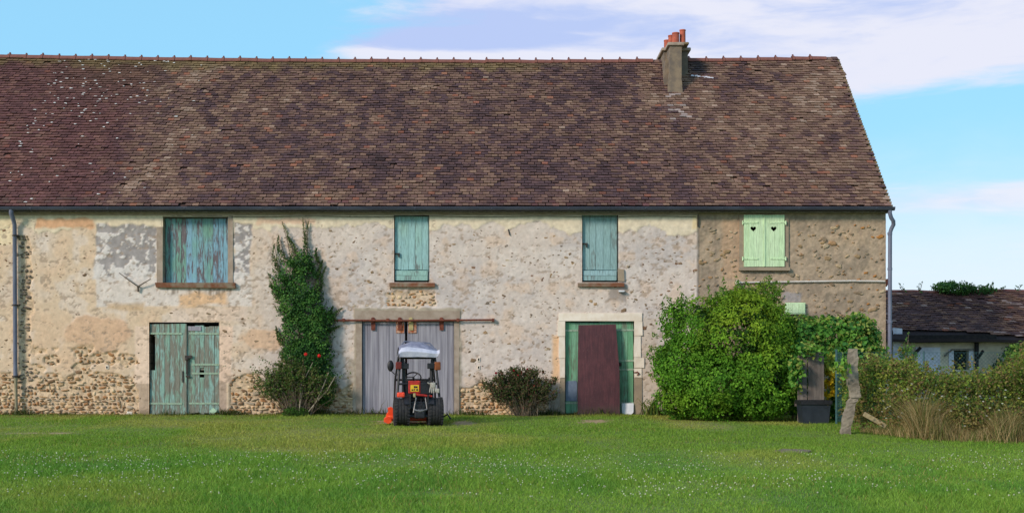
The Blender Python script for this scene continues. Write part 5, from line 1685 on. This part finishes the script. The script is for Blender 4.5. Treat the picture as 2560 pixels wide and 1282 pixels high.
# ------------------------------------------------------------------ gate boards, bin, posts
def yard_things():
    b = W(2028, 1057, -3.2); base = np.array([b[0], -3.2, 0.0])
    e = empty('board_gate', base); tag(e, 'weathered grey plank gate standing behind the black tub under the vine', 'gate')
    for (a, c, z1, dy) in ((1994, 2017, 1.52, 0), (2020, 2059, 1.55, -.02)):
        x0 = W(a, 900, -3.2)[0] - base[0]; x1 = W(c, 900, -3.2)[0] - base[0]
        m = MB(); m.box(x0, x1, dy - .02, dy + .02, .0, z1, .005); m.build('plank', M['gatewood'], e)
    for zz in (.35, 1.2):
        m = MB(); m.box(-.36, .26, .03, .07, zz, zz + .10); m.build('cross_rail', M['gatewood'], e)
    base = np.array([W(2033, 1057, -3.6)[0], -3.62, 0.0])
    e = empty('plastic_tub', base); tag(e, 'black plastic tub standing on the grass in front of the plank gate', 'tub')
    m = MB()
    def ring(z, w, d): return [(-w, -d, z), (w, -d, z), (w, d, z), (-w, d, z)]
    v = ring(0, .28, .20) + ring(.46, .32, .25) + ring(.46, .30, .23) + ring(.04, .26, .18)
    f = [(0, 3, 2, 1)] + [(i, (i + 1) % 4, 4 + (i + 1) % 4, 4 + i) for i in range(4)] + [(4 + i, 4 + (i + 1) % 4, 8 + (i + 1) % 4, 8 + i) for i in range(4)] + [(8 + i, 8 + (i + 1) % 4, 12 + (i + 1) % 4, 12 + i) for i in range(4)] + [(12, 13, 14, 15)]
    m.add(v, f); m.build('body', M['bin'], e)
    m = MB(); m.box(-.345, .345, -.275, -.247, .42, .50); m.box(-.345, .345, .247, .275, .42, .50); m.box(-.345, -.317, -.246, .246, .42, .50); m.box(.317, .345, -.246, .246, .42, .50); m.build('rim', M['black'], e)
    # broken concrete post
    base = W(2112, 1080, -6.6); base[2] = 0
    e = empty('concrete_post', base); tag(e, 'broken leaning concrete fence post with a cracked kink halfway up', 'post')
    def seg(pts, hw):
        m = MB(); v = []
        P = np.array(pts); s0 = np.linspace(0, 1, len(P)); s1 = np.linspace(0, 1, 22)
        xs, zs, ws = np.interp(s1, s0, P[:, 0]), np.interp(s1, s0, P[:, 1]), np.interp(s1, s0, hw)
        K = 12
        for i in range(22):
            bite = .80 + .20 * float(vnoise(np.array([i * .55]), np.array([2.0]), 3)[0]) * 1.2
            for k in range(K):
                a = 2 * pi * (k + .5) / K
                sq = 1 / max(abs(cos(a)), abs(sin(a))) ** .8
                r = ws[i] * sq * (bite + .16 * (random.random() - .5))
                v.append((xs[i] + r * cos(a) * .92, r * sin(a) * .75, zs[i] + random.uniform(-.012, .012)))
        n = 22
        f = [tuple(range(K - 1, -1, -1)), tuple(K * (n - 1) + k for k in range(K))]
        for i in range(n - 1): f += [(K * i + k, K * i + (k + 1) % K, K * i + K + (k + 1) % K, K * i + K + k) for k in range(K)]
        return m.add(v, f)
    sx = lambda px, py: ((px - 2112) * 23.4 / FPX, CAM_Z + (875 - py) * 23.4 / FPX)
    seg([(0, -.05), sx(2116, 1060), sx(2122, 1030), sx(2129, 1005), sx(2140, 988)], [.118, .110, .110, .105, .098]).build('lower_shaft', M['concrete'], e)
    seg([sx(2137, 992), sx(2136, 975), sx(2131, 955), sx(2131, 920), sx(2132, 890), sx(2132, 872)], [.120, .122, .118, .112, .108, .10]).build('upper_shaft', M['concrete'], e)
    # timber offcut
    c = W(2185, 1052, -6.5); base = np.array([c[0], -6.5, 0.0])
    e = MB(); e.bbox(-.24, .24, -.06, .06, -.045, .045, .008)
    o = e.build('timber_beam', M['beamwood']); o.location = (c[0], -6.55, .24); o.rotation_euler = (0, radians(30), radians(-15))
    tag(o, 'short pale timber beam tilted in the weeds right of the broken post', 'beam')
    # green wire fence
    x0 = W(2091, 900, -3.9)[0]
    base = np.array([x0, -3.9, 0.0])
    e = empty('wire_fence', base); tag(e, 'blue green chain link fence running behind the brambles', 'fence')
    m = MB(); m.tube([(0, 0, 0), (0, 0, 1.62)], .024, 8); m.build('post', M['meshwire'], e)
    for xx in (1.9, 3.8):
        m = MB(); m.tube([(xx, 0, 0), (xx, 0, 1.58)], .02, 8); m.build('post', M['meshwire'], e)
    m = MB(); h = 1.5; ln = 5.2; s = .085
    for k in range(int((ln + h) / s)):
        for sg in (1, -1):
            a = k * s - h
            p0, p1 = max(a, 0), min(a + h, ln)
            if p1 <= p0: continue
            z0, z1 = p0 - a, p1 - a
            if sg < 0: z0, z1 = h - z0, h - z1
            m.tube([(p0, sg * .003, z0 + .05), (p1, sg * .003, z1 + .05)], .0022, 3, False)
    for z in (.05, .8, 1.55): m.tube([(0, 0, z), (ln, 0, z)], .0035, 4, False)
    m.build('wire_mesh', M['meshwire'], e, kind='stuff')
    # rolled end of the mesh against the post
    m = MB()
    for k in range(26):
        zz = .08 + k * .058
        m.lathe([(.055, 0.0), (.058, .003), (.055, .006)], (.06, -.02, zz), 'z', 10)
    for k in range(14):
        a = 2 * pi * k / 14
        m.tube([(.06 + .056 * cos(a), -.02 + .056 * sin(a), .05), (.06 + .056 * cos(a + 1.2), -.02 + .056 * sin(a + 1.2), 1.55)], .003, 3, False)
    m.build('mesh_roll', M['meshwire'], e, kind='stuff')
yard_things()


# ------------------------------------------------------------------ low outbuilding behind, right
def outbuilding():
    e = empty('outbuilding', (0, 10, 0)); tag(e, 'low tumbledown stone shed with sagging dark tiled roof right of the farmhouse', 'shed')
    Y = 10.0
    P = lambda px, py, dy=0.0: (lambda w: (w[0], dy, w[2]))(W(px, py, Y + dy))
    x0, x1 = 10.6, 23.0
    xd0, xd1 = P(2384, 900)[0], P(2421, 900)[0]
    ztop = P(2400, 874)[2]
    m = MB(); m.box(x0, xd0, 0, .35, -.2, 1.95); m.box(xd1, x1, 0, .35, -.2, 1.95); m.box(xd0, xd1, 0, .35, ztop, 1.95)
    m.box(xd0, xd1, 0, .35, -.2, .95)
    m.build('wall', M['shedwall'], e)
    m = MB(); m.box(x0, x1, 5.8, 6.1, -.2, 1.9); m.box(x0, x0 + .3, .36, 5.79, -.2, 1.9); m.box(x1 - .3, x1, .36, 5.79, -.2, 1.9)
    for xa, xb in ((x0, x0 + .3), (x1 - .3, x1)):
        pts = [(.36, 1.9), (5.79, 1.9), (3.0, 3.55)]
        v = [(xa, p[0], p[1]) for p in pts] + [(xb, p[0], p[1]) for p in pts]
        m.add(v, [(0, 1, 2), (5, 4, 3), (0, 3, 4, 1), (1, 4, 5, 2), (2, 5, 3, 0)])
    m.build('rear_wall', M['shedwall'], e)
    jm = MB(); jm.box(xd0 - .17, xd0 - .002, -.03, .1, .95, ztop + .02, .006); jm.build('door_jamb', M['lavender'], e)
    jm = MB(); jm.box(xd1 + .002, xd1 + .16, -.03, .1, .95, ztop - .02, .006); jm.build('door_jamb', M['lavender'], e)
    d = MB(); d.box(xd0, xd1, .2, .24, .95, ztop); d.build('door', M['dark'], e)  # no leaf: dark sheet painted as the unlit inside of the opening
    w = MB(); w.box(P(2288, 0)[0], P(2350, 0)[0], -.03, .0, .8, P(0, 868)[2], .01); w.build('limewash_panel', M['lavender'], e)
    w = MB(); w.box(P(2230, 0)[0], P(2255, 0)[0], -.10, .0, .8, P(0, 820)[2], .02); w.build('limewash_panel', M['lavender'], e)
    bm_ = MB()
    bm_.box(P(2262, 0)[0], P(2480, 0)[0], -.42, -.30, 1.87, 2.11, .03); bm_.build('eaves_band', M['darkwood'], e)  # dark band along the broken eaves
    k = MB(); k.tube([P(2263, 912, -.1), P(2276, 895, -.15), P(2302, 868, -.25)], [.07, .06, .06], 6); k.build('brace', M['darkwood'], e)
    k = MB(); k.box(P(2436, 0)[0], P(2444, 0)[0], -.12, -.01, .8, 1.85, .01); k.tube([P(2445, 895, -.1), P(2458, 876, -.3)], .05, 5); k.build('wall_post', M['darkwood'], e)
    k = MB(); k.tube([P(2362, 890, -.06), P(2380, 874, -.06), P(2436, 874, -.06)], .035, 5); k.build('lintel', M['oldwood'], e)
    # roof
    ey, ez, ry, rz = -.45, 1.98, 3.0, 3.70
    def pt(x, t):
        t = np.asarray(t, float); x = np.asarray(x, float)
        sag = -.10 * np.exp(-((x - 15.5) / 1.6) ** 2) * np.sin(np.clip(t, 0, 1) * pi * .8 + .3)
        return ey + (ry - ey) * t, ez + (rz - ez) * t + sag + (fbm(x * .8, t * 3, 3, 5) - .5) * .12
    xs = np.linspace(x0 - .2, x1, 30); ts = np.linspace(0, 1, 8)
    X, T = np.meshgrid(xs, ts); y, z = pt(X, T)
    A = np.concatenate([np.stack([X, y, z - .012], -1), np.stack([X, 2 * ry - y, z - .012], -1)[::-1][1:]], 0)
    nz, nx = A.shape[:2]; i = np.arange(nx * nz).reshape(nz, nx)
    q = np.stack([i[:-1, :-1].ravel(), i[:-1, 1:].ravel(), i[1:, 1:].ravel(), i[1:, :-1].ravel()], 1)
    V = A.reshape(-1, 3); n = len(V)
    rim = np.concatenate([i[0, :], i[1:, -1], i[-1, -2::-1], i[-2:0:-1, 0]])
    side = np.stack([rim, rim + n, np.roll(rim, -1) + n, np.roll(rim, -1)], 1)
    rf = link('roof', np_mesh('roof', np.concatenate([V, V - np.array([0, 0, .09])]), [q, q[:, ::-1] + n, side], np.repeat(lin((52, 42, 42))[None], 2 * n, 0)), M['tile'], e)
    def skip(x, t):
        lo = np.interp(x, [12.0, 13.0, 14.5, 16.0, 17.0], [.02, .13, .12, .06, .0]) + .03 * float(fbm(np.array([x * 3]), np.array([1.0]), 2, 1)[0])
        return t < lo
    tl = tile_field(x0 - .2, x1, 26, .148, .22, pt, math.atan2(rz - ez, ry - ey), 'shed', skip)
    # order by size in view, keep the 290 lowest in the frame as tiles of their own
    def inframe(p): 
        px = p[0] / (p[1] + 40) * FPX + 1280
        return 2225 < px < 2565
    a = [t for t in tl if inframe(t[0])]; b = [t for t in tl if not inframe(t[0])]
    kinds = []; VV, CC = [], []
    for cnt, (p, Pv, c) in enumerate(a):
        if cnt < 290:
            if len(kinds) < 50:
                me = np_mesh('tile', Pv, TF, np.repeat(c[None], 8, 0)); me.materials.append(M['tile']); kinds.append((me, c))
            else: me = min(kinds, key=lambda kc: float(np.abs(kc[1] - c).sum()) + R.random() * .05)[0]
            o = bpy.data.objects.new('tile', me); COL.objects.link(o); o.parent = rf; o.location = p
        else:
            b.append((p, Pv, c))
    n = len(b)
    F = (np.arange(n)[:, None, None] * 8 + TF[None]).reshape(-1, 4)
    link('roof_tiling', np_mesh('roof_tiling', np.concatenate([t[1] + t[0] for t in b]), F, np.concatenate([np.repeat(t[2][None], 8, 0) for t in b])), M['tile'], rf, 'stuff')
    m = MB(); m.tube([(x, ry, float(pt(np.array([x]), np.array([1.0]))[1][0]) + .0) for x in np.linspace(x0, x1, 24)], .075, 8); m.build('ridge', M['redtile'], rf, True)
    # creeper on the ridge
    base = W(2405, 722, 13.0)
    c = plant('roof_creeper', base, 'green creeper sprawling over the ridge of the low shed roof', 'creeper')
    s = (13.0 - CAM_Y) / FPX
    lob = [(W(2385, 722, 12.9), np.array([48 * s, .5, 14 * s])), (W(2440, 726, 12.9), np.array([45 * s, .4, 10 * s])), (W(2365, 716, 13.1), np.array([20 * s, .4, 10 * s]))]
    pal = palette((70, 108, 56), (88, 124, 62), (58, 92, 52))
    s1 = lobe_leaves(lob, 150, 12, .10, .11, pal, ymax=99, zmin=3)
    st = [W(a, 725, 12.9) for a in (2340, 2380, 2400, 2420, 2450, 2470, 2500, 2540, 2300, 2262)]; en = [W(a, b, 12.9) for a, b in ((2325, 714), (2375, 700), (2412, 700), (2432, 705), (2470, 712), (2483, 702), (2515, 716), (2556, 712), (2306, 704), (2248, 708))]
    s2 = sprigs(st, en, 22, .09, pal, .05)
    foliage(c, base, [s1, s2], M['leaf'])
    m = MB()
    for k in range(len(st)): m.tube([st[k] - base - np.array([0, 0, .05]), en[k] - base], [.014, .006], 4)
    m.build('stem', M['bark'], c)
    # climber on the right part of the shed wall
    base = np.array([P(2530, 900)[0], 9.4, 0.0])
    c = plant('wall_climber', base, 'dark green climber covering the right end of the low shed wall', 'climber')
    lob = [(W(2545, 890, 9.4), np.array([.45, .25, .35])), (W(2530, 920, 9.3), np.array([.55, .3, .4]))]
    s1 = lobe_leaves(lob, 110, 12, .10, .10, palette((66, 96, 54), (84, 112, 60), (50, 78, 46)), ymax=9.8)
    foliage(c, base, [s1], M['leaf'])
    m = MB(); m.tube([(0, .2, 0), (.05, .15, .9), (.1, .1, 1.6)], [.03, .02, .01], 5); m.build('stem', M['bark'], c)
outbuilding()


# ------------------------------------------------------------------ compact tractor
def tractor():
    t = empty('compact_tractor', (-2.02, -4.15, -.01), radians(9))
    tag(t, 'small orange and black tractor parked with its back to us before the grey sliding doors', 'tractor')
    def part(name, mat, mb, par=None, smooth=False): return mb.build(name, M[mat], par or t, smooth)
    def tyre(r, w, cx, cy):
        h = w / 2
        prof = [(r * .52, -h * .8), (r * .80, -h), (r * .93, -h * .97), (r * .985, -h * .8)]
        for k in range(5):
            a = -h * .72 + k * h * .36 - h * .0
            prof += [(r, a), (r, a + h * .22), (r * .972, a + h * .24), (r * .972, a + h * .33)]
        prof = [p for p in prof if p[1] < h * .8] + [(r * .985, h * .8), (r * .93, h * .97), (r * .80, h), (r * .52, h * .8)]
        m = MB(); m.lathe(prof, (cx, cy, r), 'x', 32)
        for k in range(26):      # shoulder lugs
            a = 2 * pi * k / 26
            for sx in (-1, 1):
                c = np.array([cx + sx * h * .80, cy + cos(a) * r * .985, r + sin(a) * r * .985])
                m.box(c[0] - h * .16, c[0] + h * .16, c[1] - .014, c[1] + .014, c[2] - .014, c[2] + .014)
        return m
    for name, r, w, sx, cy in (('wheel', .295, .34, -.36, 0), ('wheel', .295, .34, .36, 0), ('wheel', .215, .20, -.37, 1.22), ('wheel', .215, .20, .37, 1.22)):
        wl = part(name, 'tyre', tyre(r, w, sx, cy), None, False)
        m = MB(); s = 1 if sx > 0 else -1
        m.lathe([(0, s * w * .18), (r * .2, s * w * .2), (r * .45, s * w * .10), (r * .50, s * w * .38), (r * .56, s * w * .40), (r * .56, -s * w * .38), (0, -s * w * .2)], (sx, cy, r), 'x', 18)
        part('rim', 'rim', m, wl, True)
    m = MB(); m.bbox(-.16, .16, -.20, 1.55, .24, .46, .02); m.bbox(-.19, .19, -.16, .3, .20, .52, .03); m.tube([(-.30, 0, .295), (.30, 0, .295)], .06, 10); m.tube([(-.33, 1.22, .215), (.33, 1.22, .215)], .035, 8)
    part('chassis', 'black', m)
    m = MB(); m.bbox(-.24, .24, .80, 1.62, .46, .86, .06); part('hood', 'orange', m, None, True)
    m = MB(); m.bbox(-.34, .34, .18, .82, .46, .50, .015); part('footplate', 'black', m)
    for sx in (-1, 1):
        m = MB()
        prof = [(.335, -.07), (.335, .07), (.318, .07), (.318, -.07)]
        m.lathe(prof + [prof[0]], (sx * .25, 0, .295), 'x', 12, (radians(20), radians(150)))
        m.bbox(sx * .19 - .015, sx * .19 + .015, -.28, .30, .36, .66, .008)
        part('fender', 'black', m)
    m = MB(); m.bbox(-.20, .20, .10, .48, .56, .66, .035); m.bbox(-.20, .20, .05, .14, .64, .92, .035); part('seat', 'black', m, None, True)
    m = MB(); m.bbox(-.30, .30, .62, .80, .50, .94, .03); part('dashboard', 'black', m)
    m = MB(); cs = []
    for k in range(20):
        a = 2 * pi * k / 20
        cs.append((-.06 + .165 * cos(a), .56 + .165 * sin(a) * .75, 1.02 + .165 * sin(a) * .60))
    m.tube(cs + [cs[0]], .017, 6, False); m.tube([(-.06, .56, 1.02), (-.06, .70, .88)], .022, 6)
    for k in (3, 10, 16): m.tube([cs[k], (-.06, .56, 1.02)], .010, 5)
    part('steering_wheel', 'black', m, None, True)
    # roll cage
    m = MB()
    for sx in (-1, 1):
        m.tube([(sx * .455, -.02, .60), (sx * .44, 0, .78), (sx * .375, .12, 1.44)], .026, 8)
        m.tube([(sx * .455, .95, .50), (sx * .44, .92, .95), (sx * .375, .78, 1.46)], .022, 8)
        m.tube([(sx * .375, .12, 1.44), (sx * .375, .78, 1.46)], .024, 8)
        m.tube([(sx * .30, .15, .62), (sx * .30, .16, 1.22), (sx * .33, .16, 1.42)], .040, 8)
    m.tube([(-.375, .12, 1.445), (.375, .12, 1.445)], .026, 8); m.tube([(-.375, .78, 1.46), (.375, .78, 1.46)], .024, 8)
    m.tube([(-.44, .02, .885), (.44, .02, .885)], .022, 8); m.tube([(-.44, .92, .95), (.44, .92, .95)], .025, 8)
    part('roll_cage', 'black', m, None, True)
    m = MB(); m.add([(-.42, .905, .97), (.42, .905, .97), (.37, .79, 1.44), (-.37, .79, 1.44)], [(0, 1, 2, 3)])
    part('windscreen', 'glass', m)
    # canopy: slack sheet under a bent hoop
    nx, ny = 18, 12
    V, F = [], []
    for j in range(ny + 1):
        for i in range(nx + 1):
            u, v = i / nx, j / ny
            z = 1.46 + .05 * (.5 - u) + .31 * (sin(pi * min(1, v * 1.1 + .12)) ** .8) * (0.55 + .45 * sin(pi * (u * .86 + .07))) + .014 * sin(9 * u + 5 * v) * sin(4 * v + 2) + .05 * (0.5 - abs(u - .5))
            V.append((-.41 + .83 * u, .02 + .88 * v, z + .012 * float(vnoise(u * 9, v * 7, 1))))
    for j in range(ny):
        for i in range(nx):
            a = j * (nx + 1) + i
            F.append((a, a + 1, a + nx + 2, a + nx + 1))
    base = len(V)
    skirt = [(p[0], p[1] - .012, 1.455 + .012 * random.random()) for p in V[:nx + 1]]
    V += skirt
    F += [(i, base + i, base + i + 1, i + 1) for i in range(nx)]
    m = MB(); m.add(V, F); part('canopy', 'clearsheet', m, None, True)
    m = MB(); tp = [(-.42, 1.58), (-.36, 1.66), (-.24, 1.685), (-.06, 1.665), (.10, 1.65), (.27, 1.615), (.40, 1.60), (.46, 1.62)]
    bt = [(-.39, 1.475), (-.30, 1.465), (-.18, 1.462), (-.04, 1.468), (.12, 1.462), (.26, 1.458), (.36, 1.452), (.41, 1.47)]
    k = len(tp); v = []
    for i in range(k):
        dy = -.045 + .018 * sin(i * 2.3)
        v += [(tp[i][0], dy + .05, tp[i][1]), (tp[i][0] * .99, dy - .012, (tp[i][1] * .55 + bt[i][1] * .45)), (bt[i][0], dy + .01, bt[i][1])]
    m.add(v, [(3 * i + j, 3 * i + 3 + j, 3 * i + 4 + j, 3 * i + 1 + j) for i in range(k - 1) for j in range(2)])
    part('rear_flap', 'tarp', m, None, True)
    m = MB(); m.tube([(-.41, .30, 1.50), (-.36, .34, 1.70), (-.27, .36, 1.80), (0, .38, 1.785), (.28, .36, 1.76), (.37, .34, 1.66), (.42, .30, 1.48)], .017, 8); part('canopy_hoop', 'pipe', m, None, True)
    # mirror, lamps
    m = MB(); m.ball((-.575, .35, 1.27), (.07, .035, .125), 12, 8); m.tube([(-.575, .36, 1.18), (-.50, .3, 1.10), (-.43, .15, 1.08)], .012, 6); part('mirror', 'black', m, None, True)
    for sx in (-1, 1):
        m = MB(); m.bbox(sx * .30 - .10, sx * .30 + .10, .02, .10, 1.21, 1.33, .012); lp = part('rear_light', 'black', m)
        m = MB(); xo = sx * .42; m.bbox(xo - .065, xo + .065, -.02, .06, 1.18 if sx > 0 else 1.20, 1.36, .02); part('lens', 'amber2' if sx > 0 else 'redlens', m, lp)
    m = MB(); m.bbox(-.22, .04, -.06, -.035, .68, .96, .02); pb = part('plate_bracket', 'redpaint', m)
    m = MB(); m.bbox(-.17, .01, -.072, -.063, .725, .865, .004); pl = part('number_plate', 'plate', m)
    for k, (a, b, c2, d2) in enumerate(((-.10, -.065, .80, .845), (-.06, -.02, .80, .84), (-.15, -.11, .745, .775), (-.095, -.075, .745, .785), (-.05, -.01, .745, .78))):
        m = MB(); m.box(a, b, -.0755, -.0725, c2, d2); part('plate_character', 'black', m, pl)
    m = MB(); m.bbox(.02, .32, -.05, -.02, .66, .92, .02); part('rear_panel', 'black', m)
    m = MB(); m.bbox(-.47, -.47 + .17, -.20, -.15, .605, .715, .03); part('reflector', 'reflector', m)
    m = MB(); m.tube([(-.10, -.16, .665), (.10, -.17, .645), (.28, -.16, .62)], .024, 8); part('hitch_bar', 'redpaint', m)
    m = MB(); m.bbox(-.12, -.07, -.20, -.15, .60, .69, .01); part('hitch_pin', 'yellowiron', m)
    m = MB(); m.tube([(-.06, -.18, .60), (-.10, -.24, .40), (-.12, -.26, .28)], .017, 6); m.tube([(.14, -.18, .60), (.17, -.24, .36)], .015, 6); m.tube([(-.10, -.25, .34), (.02, -.27, .31), (.17, -.25, .35)], .022, 6); m.bbox(-.03, .08, -.27, -.22, .29, .35, .01)
    part('hitch_arm', 'greymetal', m, None, True)
    m = MB(); m.bbox(-.10, .12, -.28, -.12, .16, .30, .02); m.tube([(-.2, -.2, .2), (.2, -.2, .2)], .03, 6); part('drawbar', 'black', m)
    m = MB(); m.bbox(-.62, .55, .42, .95, .06, .19, .03); m.prism([(-.71, .05), (-.62, .01), (-.55, .05), (-.56, .13), (-.62, .17), (-.70, .13)], .36, .62); m.prism([(-.665, .155), (-.53, .14), (-.51, .24), (-.50, .33), (-.55, .375), (-.63, .35), (-.61, .27), (-.65, .22)], .44, .60); part('mower_deck', 'deckorange', m)
    m = MB(); m.tube([(.55, .5, .12), (.68, .45, .20), (.75, .42, .10)], .02, 6); part('deck_lever', 'black', m)
    m = MB()
    for pts in ([(.10, -.05, .60), (.16, -.22, .52), (.22, -.20, .38)], [(-.16, -.05, .58), (-.20, -.22, .50), (-.14, -.24, .36)], [(.05, -.10, .58), (.06, -.26, .46), (.0, -.24, .30)]): m.tube(pts, .011, 6)
    part('hydraulic_hose', 'black', m, None, True)
    m = MB(); m.tube([(.24, .30, .55), (.26, .26, .98)], .010, 6); m.ball((.26, .26, 1.0), .024, 8, 5); m.tube([(.19, .34, .55), (.20, .32, .92)], .009, 6); m.ball((.20, .32, .94), .02, 8, 5)
    part('lever', 'black', m, None, True)
    # work gloves
    ca, sa = cos(radians(9)), sin(radians(9))
    lx, ly = .31, -.10
    g = MB(); g.bbox(-.06, .055, -.022, .022, .02, .13, .018)
    for k, (x, l, a) in enumerate(((-.05, .11, -.25), (-.017, .13, -.06), (.014, .125, .06), (.045, .10, .2))):
        g.tube([(x, 0, .03), (x + a * .05, -.01, -.03), (x + a * l * .8, -.02, -l * .75)], [.015, .015, .011], 6)
    g.tube([(-.055, 0, .10), (-.095, -.01, .11), (-.115, -.015, .13)], [.016, .015, .012], 6)
    g.bbox(.06, .14, -.02, .02, -.10, .0, .015)
    o = g.build('work_gloves', M['glove'], None, True)
    o.location = (-2.02 + lx * ca - ly * sa, -4.15 + lx * sa + ly * ca - .03, .78); o.rotation_euler = (0, 0, radians(9))
    tag(o, 'pair of grey work gloves hanging at the back of the small tractor', 'gloves')
tractor()
